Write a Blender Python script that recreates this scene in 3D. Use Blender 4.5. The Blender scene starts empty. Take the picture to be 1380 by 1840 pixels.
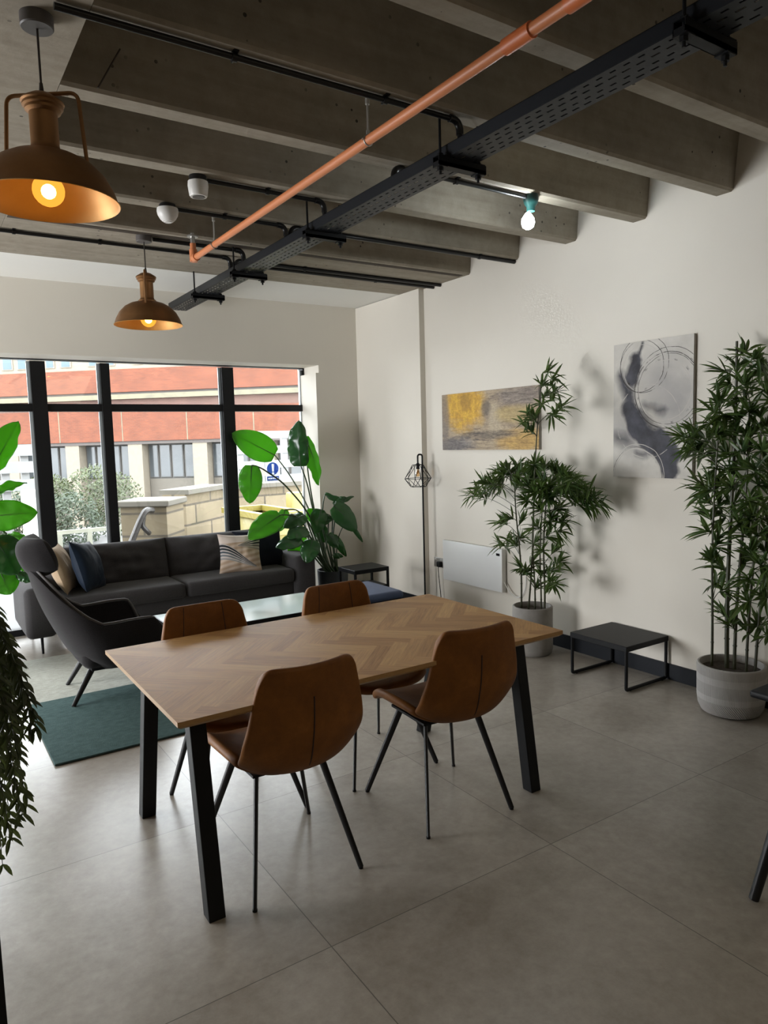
import bpy, bmesh, math, random
from mathutils import Vector, Matrix, noise

R = math.radians
C = bpy.context.scene.collection
scene = bpy.context.scene

# ------------------------------------------------------------------ camera
cam_data = bpy.data.cameras.new('camera')
cam = bpy.data.objects.new('camera', cam_data)
C.objects.link(cam)
cam_data.sensor_fit = 'VERTICAL'
cam_data.sensor_height = 36.0
cam_data.lens = 25.2284
cam_data.clip_start = 0.02
cam.matrix_world = Matrix(((0.833699, 0.077455, -0.54676, 0.0), (-0.551576, 0.069021, -0.831264, 0.0), (-0.026647, 0.994604, 0.100265, 1.55), (0.0, 0.0, 0.0, 1.0)))
scene.camera = cam

# ------------------------------------------------------------------ light and exposure
scene.view_settings.view_transform = 'Standard'
scene.view_settings.look = 'None'
scene.view_settings.exposure = 0.85
scene.view_settings.gamma = 1.0
scene.view_settings.use_curve_mapping = False

world = bpy.data.worlds.new('overcast_sky')
scene.world = world
world.use_nodes = True
bg = world.node_tree.nodes['Background']
bg.inputs['Color'].default_value = (0.90, 0.96, 1.0, 1.0)
bg.inputs['Strength'].default_value = 8.0

def area_light(name, loc, rot, sx, sy, power, col, spread=R(180)):
    d = bpy.data.lights.new(name, 'AREA')
    d.shape = 'RECTANGLE'; d.size = sx; d.size_y = sy
    d.energy = power; d.color = col
    d.spread = spread
    o = bpy.data.objects.new(name, d); C.objects.link(o)
    o.location = loc; o.rotation_euler = rot
    return o
# added fill lights out of view: cool from the left, warm from behind
area_light('left_fill_light', (-2.9, 5.1, 1.05), (R(90), 0, R(-90)), 2.0, 1.7, 105, (0.97, 0.98, 1.0), R(150))
area_light('rear_fill_light', (1.2, -1.6, 2.75), (R(20), 0, 0), 3.6, 1.8, 17, (1.0, 0.84, 0.60))
# sky portal in the window opening
pd = bpy.data.lights.new('window_portal', 'AREA')
pd.shape = 'RECTANGLE'; pd.size = 5.4; pd.size_y = 2.25
pd.cycles.is_portal = True
po = bpy.data.objects.new('window_portal', pd); C.objects.link(po)
po.location = (0.68, 6.75, 1.15); po.rotation_euler = (R(-90), 0, 0)

# ------------------------------------------------------------------ materials
def new_mat(name):
    m = bpy.data.materials.new(name); m.use_nodes = True
    return m, m.node_tree, m.node_tree.nodes['Principled BSDF']

def nd(nt, kind, **kw):
    n = nt.nodes.new(kind)
    for k, v in kw.items():
        if hasattr(n, k): setattr(n, k, v)
        else: n.inputs[k].default_value = v
    return n

def ln(nt, a, b): nt.links.new(a, b)

def objco(nt, scale=(1, 1, 1), rot=(0, 0, 0), kind='Object'):
    tc = nt.nodes.new('ShaderNodeTexCoord'); mp = nt.nodes.new('ShaderNodeMapping')
    mp.inputs['Scale'].default_value = scale; mp.inputs['Rotation'].default_value = rot
    ln(nt, tc.outputs[kind], mp.inputs['Vector'])
    return mp.outputs['Vector']

def ramp(nt, fac, stops):
    r = nt.nodes.new('ShaderNodeValToRGB')
    e = r.color_ramp.elements
    while len(e) < len(stops): e.new(0.5)
    for i, (p, c) in enumerate(stops):
        e[i].position = p; e[i].color = (c[0], c[1], c[2], 1) if not isinstance(c, (int, float)) else (c, c, c, 1)
    ln(nt, fac, r.inputs['Fac'])
    return r.outputs['Color']

def mixc(nt, fac, a, b, mode='MIX'):
    m = nt.nodes.new('ShaderNodeMix'); m.data_type = 'RGBA'; m.blend_type = mode
    for v, s in ((fac, m.inputs[0]), (a, m.inputs[6]), (b, m.inputs[7])):
        if hasattr(v, 'is_linked'): ln(nt, v, s)
        else: s.default_value = v if isinstance(v, (int, float)) else (v[0], v[1], v[2], 1)
    return m.outputs[2]

def mth(nt, op, a, b=0.0, c=None):
    m = nt.nodes.new('ShaderNodeMath'); m.operation = op
    for v, s in ((a, m.inputs[0]), (b, m.inputs[1]), (c, m.inputs[2])):
        if v is None: continue
        if hasattr(v, 'is_linked'): ln(nt, v, s)
        else: s.default_value = v
    return m.outputs[0]

def bump(nt, b, height, strength=0.3, dist=0.01):
    n = nt.nodes.new('ShaderNodeBump')
    n.inputs['Strength'].default_value = strength; n.inputs['Distance'].default_value = dist
    ln(nt, height, n.inputs['Height']); ln(nt, n.outputs['Normal'], b.inputs['Normal'])

def noise_fac(nt, vec, scale, detail=4, rough=0.55, dist=0.0):
    n = nd(nt, 'ShaderNodeTexNoise')
    n.inputs['Scale'].default_value = scale; n.inputs['Detail'].default_value = detail
    n.inputs['Roughness'].default_value = rough; n.inputs['Distortion'].default_value = dist
    ln(nt, vec, n.inputs['Vector'])
    return n.outputs['Fac']

def plain(name, col, rough=0.5, metal=0.0, col2=None, nscale=6.0, bs=0.0, bscale=200.0, stretch=(1, 1, 1), sheen=0.0, spec=0.5):
    m, nt, b = new_mat(name)
    v = objco(nt, stretch)
    c2 = col2 or tuple(x * 0.86 for x in col)
    f = noise_fac(nt, v, nscale, 5, 0.6)
    ln(nt, ramp(nt, f, [(0.35, col), (0.68, c2)]), b.inputs['Base Color'])
    b.inputs['Roughness'].default_value = rough; b.inputs['Metallic'].default_value = metal
    b.inputs['Specular IOR Level'].default_value = spec
    if sheen: b.inputs['Sheen Weight'].default_value = sheen
    if bs: bump(nt, b, noise_fac(nt, v, bscale, 3), bs, 0.004)
    return m

def emit(name, col, strength):
    m = bpy.data.materials.new(name); m.use_nodes = True
    nt = m.node_tree; nt.nodes.clear()
    e = nt.nodes.new('ShaderNodeEmission'); o = nt.nodes.new('ShaderNodeOutputMaterial')
    e.inputs[0].default_value = (*col, 1); e.inputs[1].default_value = strength
    ln(nt, e.outputs[0], o.inputs[0]); return m

def glass(name, tint=(1, 1, 1), refl=1.0):
    m = bpy.data.materials.new(name); m.use_nodes = True
    nt = m.node_tree; nt.nodes.clear()
    t = nt.nodes.new('ShaderNodeBsdfTransparent'); g = nt.nodes.new('ShaderNodeBsdfGlossy')
    f = nt.nodes.new('ShaderNodeFresnel'); x = nt.nodes.new('ShaderNodeMixShader'); o = nt.nodes.new('ShaderNodeOutputMaterial')
    t.inputs[0].default_value = (*tint, 1); g.inputs['Roughness'].default_value = 0.02
    f.inputs['IOR'].default_value = 1.45
    ln(nt, mth(nt, 'MULTIPLY', f.outputs[0], refl), x.inputs[0])
    ln(nt, t.outputs[0], x.inputs[1]); ln(nt, g.outputs[0], x.inputs[2]); ln(nt, x.outputs[0], o.inputs[0])
    return m

def glow_glass(name, tint, col, strength):
    # lit tinted lamp glass: see-through, glowing softly
    m = bpy.data.materials.new(name); m.use_nodes = True
    nt = m.node_tree; nt.nodes.clear()
    t = nt.nodes.new('ShaderNodeBsdfTransparent'); e = nt.nodes.new('ShaderNodeEmission')
    x = nt.nodes.new('ShaderNodeMixShader'); o = nt.nodes.new('ShaderNodeOutputMaterial')
    t.inputs[0].default_value = (*tint, 1); e.inputs[0].default_value = (*col, 1); e.inputs[1].default_value = strength
    x.inputs[0].default_value = 0.45
    ln(nt, t.outputs[0], x.inputs[1]); ln(nt, e.outputs[0], x.inputs[2]); ln(nt, x.outputs[0], o.inputs[0])
    return m

def leaf_mat(name, col, col2, transl, tcol, rough=0.4, nscale=9.0):
    m, nt, b = new_mat(name)
    v = objco(nt)
    f = noise_fac(nt, v, nscale, 3)
    ln(nt, ramp(nt, f, [(0.35, col), (0.65, col2)]), b.inputs['Base Color'])
    b.inputs['Roughness'].default_value = rough
    t = nt.nodes.new('ShaderNodeBsdfTranslucent'); t.inputs[0].default_value = (*tcol, 1)
    x = nt.nodes.new('ShaderNodeMixShader'); x.inputs[0].default_value = transl
    o = nt.nodes['Material Output']
    ln(nt, b.outputs[0], x.inputs[1]); ln(nt, t.outputs[0], x.inputs[2]); ln(nt, x.outputs[0], o.inputs[0])
    return m

def concrete_mat():
    m, nt, b = new_mat('ribbed_concrete')
    v = objco(nt)
    f1 = noise_fac(nt, v, 1.7, 6, 0.6); f2 = noise_fac(nt, v, 14, 5, 0.65)
    c = ramp(nt, f1, [(0.3, (0.220, 0.182, 0.132)), (0.7, (0.335, 0.288, 0.218))])
    c = mixc(nt, 0.30, c, ramp(nt, f2, [(0.3, (0.15, 0.13, 0.10)), (0.7, (0.40, 0.37, 0.31))]))
    vs = objco(nt, (0.6, 9, 9))
    c = mixc(nt, 0.22, c, ramp(nt, noise_fac(nt, vs, 2.0, 4), [(0.35, (0.16, 0.14, 0.11)), (0.65, (0.42, 0.38, 0.31))]))
    vo = nd(nt, 'ShaderNodeTexVoronoi'); vo.inputs['Scale'].default_value = 16.0; ln(nt, v, vo.inputs['Vector'])
    gate = ramp(nt, noise_fac(nt, v, 2.6, 2), [(0.5, 0.0), (0.62, 1.0)])
    pit = mth(nt, 'MULTIPLY', mth(nt, 'LESS_THAN', vo.outputs['Distance'], 0.11), gate)
    c = mixc(nt, mth(nt, 'MULTIPLY', pit, 0.9), c, (0.022, 0.019, 0.015))
    ln(nt, c, b.inputs['Base Color']); b.inputs['Roughness'].default_value = 0.86
    bump(nt, b, mth(nt, 'SUBTRACT', f2, pit), 0.35, 0.006)
    return m

def tile_mat():
    m, nt, b = new_mat('large_porcelain_tiles')
    tc = nt.nodes.new('ShaderNodeTexCoord'); sp = nt.nodes.new('ShaderNodeSeparateXYZ')
    ln(nt, tc.outputs['Object'], sp.inputs[0])
    T = 0.957
    def line(s, off):
        q = mth(nt, 'DIVIDE', mth(nt, 'SUBTRACT', s, off), T)
        fl = mth(nt, 'FLOOR', q)
        fr = mth(nt, 'SUBTRACT', q, fl)
        d = mth(nt, 'MINIMUM', fr, mth(nt, 'SUBTRACT', 1.0, fr))
        return fl, mth(nt, 'LESS_THAN', d, 0.0017)
    fx, lx = line(sp.outputs[0], 0.971); fy, ly = line(sp.outputs[1], 1.836)
    grout = mth(nt, 'MAXIMUM', lx, ly)
    cb = nt.nodes.new('ShaderNodeCombineXYZ'); ln(nt, fx, cb.inputs[0]); ln(nt, fy, cb.inputs[1])
    wn = nt.nodes.new('ShaderNodeTexWhiteNoise'); ln(nt, cb.outputs[0], wn.inputs['Vector'])
    off = nt.nodes.new('ShaderNodeVectorMath'); off.operation = 'MULTIPLY_ADD'
    ln(nt, wn.outputs['Color'], off.inputs[0]); off.inputs[1].default_value = (9, 9, 9); ln(nt, tc.outputs['Object'], off.inputs[2])
    v = off.outputs[0]
    f1 = noise_fac(nt, v, 2.2, 7, 0.62, 0.6); f2 = noise_fac(nt, v, 24, 6, 0.7)
    c = ramp(nt, f1, [(0.32, (0.232, 0.200, 0.160)), (0.5, (0.312, 0.277, 0.230)), (0.68, (0.402, 0.366, 0.312))])
    c = mixc(nt, 0.35, c, ramp(nt, f2, [(0.3, (0.19, 0.168, 0.140)), (0.72, (0.46, 0.43, 0.385))]))
    c = mixc(nt, mth(nt, 'MULTIPLY', wn.outputs['Value'], 0.28), c, (0.20, 0.175, 0.148))
    c = mixc(nt, mth(nt, 'MULTIPLY', grout, 0.8), c, (0.07, 0.063, 0.055))
    ln(nt, c, b.inputs['Base Color'])
    ln(nt, mth(nt, 'MULTIPLY_ADD', f1, 0.10, 0.25), b.inputs['Roughness'])
    b.inputs['Specular IOR Level'].default_value = 0.5
    bump(nt, b, mth(nt, 'SUBTRACT', mth(nt, 'MULTIPLY', f2, 0.08), grout), 0.10, 0.004)
    return m

def plaster_mat(name, a, b2):
    m, nt, b = new_mat(name)
    v = objco(nt)
    ln(nt, ramp(nt, noise_fac(nt, v, 1.1, 4), [(0.3, a), (0.7, b2)]), b.inputs['Base Color'])
    b.inputs['Roughness'].default_value = 0.75; b.inputs['Specular IOR Level'].default_value = 0.3
    bump(nt, b, noise_fac(nt, v, 90, 3), 0.06, 0.003)
    return m

def oak_mat():
    m, nt, b = new_mat('oak_herringbone_veneer')
    at = nt.nodes.new('ShaderNodeAttribute'); at.attribute_name = 'plank'
    uv = nt.nodes.new('ShaderNodeUVMap'); mp = nt.nodes.new('ShaderNodeMapping')
    mp.inputs['Scale'].default_value = (2.2, 34, 1); ln(nt, uv.outputs[0], mp.inputs['Vector'])
    g = noise_fac(nt, mp.outputs[0], 3.0, 6, 0.65, 0.4)
    c = ramp(nt, at.outputs['Fac'], [(0.0, (0.290, 0.136, 0.036)), (0.5, (0.410, 0.220, 0.068)), (1.0, (0.550, 0.330, 0.120))])
    c = mixc(nt, 0.45, c, ramp(nt, g, [(0.33, (0.190, 0.078, 0.020)), (0.62, (0.52, 0.290, 0.112))]))
    ln(nt, c, b.inputs['Base Color'])
    ln(nt, mth(nt, 'MULTIPLY_ADD', g, 0.15, 0.42), b.inputs['Roughness']); b.inputs['Specular IOR Level'].default_value = 0.35
    bump(nt, b, g, 0.08, 0.002)
    return m

def leather_mat():
    m, nt, b = new_mat('cognac_leather')
    v = objco(nt)
    f1 = noise_fac(nt, v, 7, 6, 0.7); vo = nd(nt, 'ShaderNodeTexVoronoi'); vo.inputs['Scale'].default_value = 260.0
    ln(nt, v, vo.inputs['Vector'])
    ln(nt, ramp(nt, f1, [(0.3, (0.125, 0.044, 0.007)), (0.55, (0.190, 0.070, 0.011)), (0.75, (0.255, 0.100, 0.019))]), b.inputs['Base Color'])
    b.inputs['Roughness'].default_value = 0.55; b.inputs['Specular IOR Level'].default_value = 0.25
    bump(nt, b, vo.outputs['Distance'], 0.12, 0.002)
    return m

def fabric_mat(name, a, b2, scale=420.0, rough=0.95):
    m, nt, b = new_mat(name)
    v = objco(nt)
    f = noise_fac(nt, v, scale, 2, 0.7); f1 = noise_fac(nt, v, 5, 3)
    c = ramp(nt, f, [(0.3, a), (0.7, b2)])
    c = mixc(nt, mth(nt, 'MULTIPLY', f1, 0.3), c, a)
    ln(nt, c, b.inputs['Base Color']); b.inputs['Roughness'].default_value = rough
    b.inputs['Sheen Weight'].default_value = 0.14; b.inputs['Specular IOR Level'].default_value = 0.05
    bump(nt, b, f, 0.25, 0.002)
    return m

def rug_mat():
    m, nt, b = new_mat('cream_and_teal_wool_rug')
    tc = nt.nodes.new('ShaderNodeTexCoord'); sp = nt.nodes.new('ShaderNodeSeparateXYZ'); ln(nt, tc.outputs['Object'], sp.inputs[0])
    v = objco(nt, (1, 1, 1)); f = noise_fac(nt, v, 260, 3, 0.7); f1 = noise_fac(nt, objco(nt, (2.0, 3.2, 1)), 11, 6, 0.65)
    cream = ramp(nt, f1, [(0.3, (0.36, 0.36, 0.31)), (0.7, (0.50, 0.50, 0.44))])
    teal = ramp(nt, f1, [(0.3, (0.042, 0.078, 0.077)), (0.7, (0.078, 0.128, 0.124))])
    edge = mth(nt, 'ADD', sp.outputs[1], mth(nt, 'MULTIPLY', f, 0.012))
    c = mixc(nt, mth(nt, 'GREATER_THAN', edge, -0.01), teal, cream)
    c = mixc(nt, mth(nt, 'MULTIPLY', f, 0.35), c, (0.06, 0.08, 0.075))
    ln(nt, c, b.inputs['Base Color']); b.inputs['Roughness'].default_value = 1.0
    b.inputs['Specular IOR Level'].default_value = 0.1
    bump(nt, b, f, 0.6, 0.006)
    return m

def brick_mat(name, c1, c2, mortar, scale, rot=(R(90), 0, 0), bw=0.5, rh=0.16, ms=0.012):
    m, nt, b = new_mat(name)
    v = objco(nt, (1, 1, 1), rot)
    br = nt.nodes.new('ShaderNodeTexBrick'); ln(nt, v, br.inputs['Vector'])
    br.inputs['Color1'].default_value = (*c1, 1); br.inputs['Color2'].default_value = (*c2, 1); br.inputs['Mortar'].default_value = (*mortar, 1)
    br.inputs['Scale'].default_value = scale; br.inputs['Mortar Size'].default_value = ms
    br.inputs['Brick Width'].default_value = bw; br.inputs['Row Height'].default_value = rh
    n = ramp(nt, noise_fac(nt, v, 1.3, 5, 0.65), [(0.3, 0.72), (0.7, 1.0)])
    ln(nt, mixc(nt, 1.0, br.outputs['Color'], n, 'MULTIPLY'), b.inputs['Base Color'])
    b.inputs['Roughness'].default_value = 0.9
    bump(nt, b, br.outputs['Fac'], -0.3, 0.01)
    return m

def velvet_wave_mat():
    m, nt, b = new_mat('wave_print_cotton')
    uv = nt.nodes.new('ShaderNodeUVMap'); sp = nt.nodes.new('ShaderNodeSeparateXYZ'); ln(nt, uv.outputs[0], sp.inputs[0])
    U, V = sp.outputs[0], sp.outputs[1]
    # lower family of bands sinks to the right, upper family fans out to the right
    cu = mth(nt, 'COSINE', mth(nt, 'MULTIPLY', U, 3.1))
    yT = mth(nt, 'MULTIPLY_ADD', cu, 0.31, 0.44); yB = mth(nt, 'MULTIPLY_ADD', cu, 0.12, 0.23)
    k1 = mth(nt, 'DIVIDE', mth(nt, 'SUBTRACT', V, yB), mth(nt, 'MAXIMUM', mth(nt, 'SUBTRACT', yT, yB), 0.012))
    st1 = mth(nt, 'GREATER_THAN', mth(nt, 'SINE', mth(nt, 'MULTIPLY', k1, 31.0)), mth(nt, 'MULTIPLY_ADD', k1, -0.9, 0.2))
    in1 = mth(nt, 'MULTIPLY', mth(nt, 'LESS_THAN', k1, 1.0), mth(nt, 'MULTIPLY', mth(nt, 'GREATER_THAN', k1, 0.0), mth(nt, 'LESS_THAN', U, 0.84)))
    ux = mth(nt, 'SUBTRACT', U, 0.42)
    k2 = mth(nt, 'DIVIDE', mth(nt, 'SUBTRACT', V, mth(nt, 'MULTIPLY_ADD', ux, -0.18, 0.66)), mth(nt, 'MAXIMUM', mth(nt, 'MULTIPLY_ADD', ux, 0.62, 0.02), 0.02))
    st2 = mth(nt, 'GREATER_THAN', mth(nt, 'SINE', mth(nt, 'MULTIPLY', k2, 27.0)), -0.1)
    in2 = mth(nt, 'MULTIPLY', mth(nt, 'LESS_THAN', k2, 1.0), mth(nt, 'MULTIPLY', mth(nt, 'GREATER_THAN', k2, 0.0), mth(nt, 'GREATER_THAN', ux, 0.0)))
    c = ramp(nt, mth(nt, 'MULTIPLY_ADD', mth(nt, 'SINE', mth(nt, 'MULTIPLY', mth(nt, 'SUBTRACT', V, mth(nt, 'MULTIPLY', U, 0.25)), 46.0)), 0.35, 0.5), [(0.2, (0.46, 0.33, 0.23)), (0.8, (0.62, 0.50, 0.40))])
    c = mixc(nt, mth(nt, 'GREATER_THAN', V, mth(nt, 'MULTIPLY_ADD', U, 0.05, 0.74)), c, (0.66, 0.57, 0.51))
    dark1 = ramp(nt, k1, [(0.0, (0.34, 0.34, 0.34)), (0.35, (0.10, 0.13, 0.15)), (0.7, (0.012, 0.016, 0.020))])
    c = mixc(nt, in1, c, (0.56, 0.51, 0.48)); c = mixc(nt, mth(nt, 'MULTIPLY', in1, st1), c, dark1)
    c = mixc(nt, in2, c, (0.58, 0.51, 0.45)); c = mixc(nt, mth(nt, 'MULTIPLY', in2, st2), c, ramp(nt, k2, [(0.15, (0.30, 0.26, 0.22)), (0.5, (0.02, 0.024, 0.028))]))
    ln(nt, c, b.inputs['Base Color']); b.inputs['Roughness'].default_value = 0.9
    return m

def canvas_gold_mat():
    # UV: u along the canvas left to right, v upwards
    m, nt, b = new_mat('gold_and_umber_abstract_paint')
    uv = nt.nodes.new('ShaderNodeUVMap'); sp = nt.nodes.new('ShaderNodeSeparateXYZ'); ln(nt, uv.outputs[0], sp.inputs[0])
    U, V = sp.outputs[0], sp.outputs[1]
    def mapped(sx, sy):
        mp = nt.nodes.new('ShaderNodeMapping'); mp.inputs['Scale'].default_value = (sx, sy, 1); ln(nt, uv.outputs[0], mp.inputs['Vector']); return mp.outputs[0]
    hs = mth(nt, 'MULTIPLY_ADD', mth(nt, 'SUBTRACT', noise_fac(nt, mapped(7, 26), 3.2, 8, 0.75, 0.8), 0.5), 0.75, noise_fac(nt, mapped(2.0, 9), 2.4, 8, 0.72, 0.8)); vs = noise_fac(nt, mapped(16, 3), 2.0, 7, 0.7)
    bl = noise_fac(nt, mapped(3, 2), 2.0, 6, 0.65)
    def spot(cu, cv, ru, rv, soft=0.6):
        a = mth(nt, 'POWER', mth(nt, 'ABSOLUTE', mth(nt, 'DIVIDE', mth(nt, 'SUBTRACT', U, cu), ru)), 2.0)
        d = mth(nt, 'POWER', mth(nt, 'ABSOLUTE', mth(nt, 'DIVIDE', mth(nt, 'SUBTRACT', V, cv), rv)), 2.0)
        r = mth(nt, 'ADD', mth(nt, 'ADD', a, d), mth(nt, 'MULTIPLY', mth(nt, 'SUBTRACT', bl, 0.5), 2.2))
        r = mth(nt, 'ADD', r, mth(nt, 'MULTIPLY', mth(nt, 'SUBTRACT', hs, 0.5), 1.2))
        mr = nt.nodes.new('ShaderNodeMapRange'); mr.inputs[1].default_value = 1.0 + soft; mr.inputs[2].default_value = 1.0 - soft
        ln(nt, r, mr.inputs[0]); return mr.outputs[0]
    c = ramp(nt, hs, [(0.30, (0.135, 0.10, 0.085)), (0.46, (0.33, 0.255, 0.17)), (0.60, (0.45, 0.355, 0.235)), (0.74, (0.19, 0.145, 0.12))])
    c = mixc(nt, mth(nt, 'MULTIPLY', spot(0.25, 0.76, 0.22, 0.40), 0.95), c, ramp(nt, vs, [(0.3, (0.42, 0.21, 0.02)), (0.6, (0.66, 0.39, 0.03))]))
    c = mixc(nt, mth(nt, 'MULTIPLY', spot(0.27, 0.85, 0.06, 0.16), 0.6), c, (0.25, 0.13, 0.02))
    c = mixc(nt, mth(nt, 'MULTIPLY', spot(0.50, 0.70, 0.05, 0.15), 0.85), c, (0.13, 0.105, 0.085))
    c = mixc(nt, mth(nt, 'MULTIPLY', spot(0.58, 0.45, 0.06, 0.35), 0.6), c, (0.48, 0.40, 0.28))
    c = mixc(nt, mth(nt, 'MULTIPLY', spot(0.82, 0.86, 0.24, 0.16), 0.75), c, ramp(nt, hs, [(0.35, (0.10, 0.08, 0.075)), (0.6, (0.27, 0.23, 0.21))]))
    c = mixc(nt, mth(nt, 'MULTIPLY', spot(0.78, 0.58, 0.18, 0.14), 0.6), c, (0.46, 0.34, 0.12))
    c = mixc(nt, mth(nt, 'MULTIPLY', spot(0.86, 0.14, 0.26, 0.18), 0.85), c, ramp(nt, hs, [(0.35, (0.36, 0.21, 0.06)), (0.6, (0.58, 0.36, 0.09))]))
    c = mixc(nt, mth(nt, 'MULTIPLY', spot(0.52, 0.25, 0.28, 0.07), 0.85), c, ramp(nt, hs, [(0.4, (0.045, 0.037, 0.035)), (0.6, (0.23, 0.18, 0.13))]))
    c = mixc(nt, mth(nt, 'MULTIPLY', spot(0.16, 0.09, 0.20, 0.14), 0.9), c, ramp(nt, hs, [(0.4, (0.09, 0.08, 0.085)), (0.62, (0.24, 0.22, 0.21))]))
    c = mixc(nt, mth(nt, 'MULTIPLY', spot(0.03, 0.55, 0.05, 0.5), 0.7), c, (0.17, 0.145, 0.13))
    c = mixc(nt, 0.55, c, ramp(nt, noise_fac(nt, mapped(9, 7), 3.0, 8, 0.8, 1.0), [(0.34, 0.45), (0.62, 1.35)]), 'MULTIPLY')
    ln(nt, c, b.inputs['Base Color']); b.inputs['Roughness'].default_value = 0.7
    bump(nt, b, hs, 0.2, 0.003)
    return m

def canvas_ring_mat():
    # UV in units of canvas width: u 0..1, v 0..1.49
    m, nt, b = new_mat('slate_and_white_abstract_paint')
    uv = nt.nodes.new('ShaderNodeUVMap')
    nz = nt.nodes.new('ShaderNodeTexNoise'); nz.inputs['Scale'].default_value = 5.0; nz.inputs['Detail'].default_value = 6; ln(nt, uv.outputs[0], nz.inputs['Vector'])
    wv = nt.nodes.new('ShaderNodeVectorMath'); wv.operation = 'MULTIPLY_ADD'
    ln(nt, nz.outputs['Color'], wv.inputs[0]); wv.inputs[1].default_value = (0.13, 0.13, 0); ln(nt, uv.outputs[0], wv.inputs[2])
    P = wv.outputs[0]
    OFF = 0.065
    sp = nt.nodes.new('ShaderNodeSeparateXYZ'); ln(nt, P, sp.inputs[0])
    f = nz.outputs['Fac']
    def seg(ax, ay, bx, by, ra, soft=0.05):
        # soft capsule between two points, warped by the noise
        ax += OFF; ay += OFF; bx += OFF; by += OFF
        dx, dy = bx - ax, by - ay; L = dx * dx + dy * dy
        px = mth(nt, 'SUBTRACT', sp.outputs[0], ax); py = mth(nt, 'SUBTRACT', sp.outputs[1], ay)
        t = mth(nt, 'DIVIDE', mth(nt, 'ADD', mth(nt, 'MULTIPLY', px, dx), mth(nt, 'MULTIPLY', py, dy)), L)
        mm = nt.nodes.new('ShaderNodeClamp'); ln(nt, t, mm.inputs[0]); t = mm.outputs[0]
        qx = mth(nt, 'SUBTRACT', px, mth(nt, 'MULTIPLY', t, dx)); qy = mth(nt, 'SUBTRACT', py, mth(nt, 'MULTIPLY', t, dy))
        d = mth(nt, 'SQRT', mth(nt, 'ADD', mth(nt, 'MULTIPLY', qx, qx), mth(nt, 'MULTIPLY', qy, qy)))
        mr = nt.nodes.new('ShaderNodeMapRange'); mr.inputs[1].default_value = ra + soft; mr.inputs[2].default_value = ra - soft
        ln(nt, d, mr.inputs[0]); return mr.outputs[0]
    c = ramp(nt, f, [(0.3, (0.50, 0.475, 0.43)), (0.7, (0.62, 0.59, 0.54))])
    light = (0.27, 0.26, 0.265)
    slate = ramp(nt, f, [(0.35, (0.022, 0.022, 0.030)), (0.65, (0.068, 0.069, 0.086))])
    for a in ((0.62, 1.05, 0.85, 0.85, 0.22, 0.2), (0.75, 0.72, 0.55, 0.72, 0.10, 0.12), (0.1, 0.55, 0.3, 0.36, 0.12, 0.12)):
        c = mixc(nt, mth(nt, 'MULTIPLY', seg(*a), 0.55), c, light)
    for a in ((0.37, 1.46, 0.31, 1.30, 0.020, 0.02), (0.29, 1.30, 0.25, 1.08, 0.080, 0.022), (0.10, 1.12, 0.20, 0.90, 0.055, 0.05), (0.22, 0.95, 0.26, 0.78, 0.04, 0.04), (0.21, 0.76, 0.33, 0.60, 0.115, 0.028), (0.33, 0.60, 0.72, 0.26, 0.155, 0.018), (0.72, 0.26, 0.74, 0.08, 0.105, 0.02), (0.42, 0.80, 0.66, 0.72, 0.025, 0.05), (0.05, 0.45, 0.18, 0.42, 0.05, 0.08), (0.45, 0.26, 0.32, 0.27, 0.025, 0.05)):
        c = mixc(nt, mth(nt, 'MULTIPLY', seg(*a), 0.98), c, slate)
    c = mixc(nt, mth(nt, 'MULTIPLY', seg(0.46, 0.72, 0.55, 0.60, 0.05, 0.06), 0.8), c, (0.50, 0.47, 0.42))
    su = nt.nodes.new('ShaderNodeSeparateXYZ'); ln(nt, uv.outputs[0], su.inputs[0])
    def ring(cx, cy, r, w, dark, fade):
        dx = mth(nt, 'SUBTRACT', su.outputs[0], cx); dy = mth(nt, 'SUBTRACT', su.outputs[1], cy)
        d = mth(nt, 'SQRT', mth(nt, 'ADD', mth(nt, 'MULTIPLY', dx, dx), mth(nt, 'MULTIPLY', dy, dy)))
        d = mth(nt, 'ADD', d, mth(nt, 'MULTIPLY', mth(nt, 'SUBTRACT', f, 0.5), 0.03))
        band = mth(nt, 'LESS_THAN', mth(nt, 'ABSOLUTE', mth(nt, 'SUBTRACT', d, r)), w)
        mr = nt.nodes.new('ShaderNodeMapRange'); mr.inputs[1].default_value = fade; mr.inputs[2].default_value = fade + 0.12
        g = noise_fac(nt, uv.outputs[0], 3.1 + 7 * r + cx, 3, 0.6)
        ln(nt, g, mr.inputs[0])
        return mth(nt, 'MULTIPLY', band, mr.outputs[0]), dark
    ink = (0.028, 0.022, 0.020); pale = (0.50, 0.47, 0.43)
    for a in ((0.37, 1.22, 0.28, 0.0035, ink, 0.36), (0.39, 1.23, 0.265, 0.014, ink, 0.56), (0.40, 1.24, 0.31, 0.003, ink, 0.36), (0.38, 1.20, 0.25, 0.003, pale, 0.3),
              (0.69, 0.94, 0.40, 0.004, ink, 0.38), (0.70, 0.95, 0.37, 0.0025, ink, 0.36), (0.67, 0.93, 0.345, 0.012, ink, 0.56), (0.71, 0.96, 0.43, 0.003, ink, 0.38), (0.66, 0.94, 0.32, 0.004, pale, 0.35), (0.70, 0.92, 0.42, 0.005, ink, 0.5),
              (0.32, 0.02, 0.30, 0.006, pale, 0.25), (0.33, 0.03, 0.34, 0.004, pale, 0.3), (0.30, 0.0, 0.25, 0.010, ink, 0.55), (0.32, 0.02, 0.32, 0.003, ink, 0.4), (0.45, 0.62, 0.40, 0.004, pale, 0.45)):
        k, dk = ring(*a)
        c = mixc(nt, mth(nt, 'MULTIPLY', k, 0.9), c, dk)
    ln(nt, c, b.inputs['Base Color']); b.inputs['Roughness'].default_value = 0.75
    return m

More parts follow.
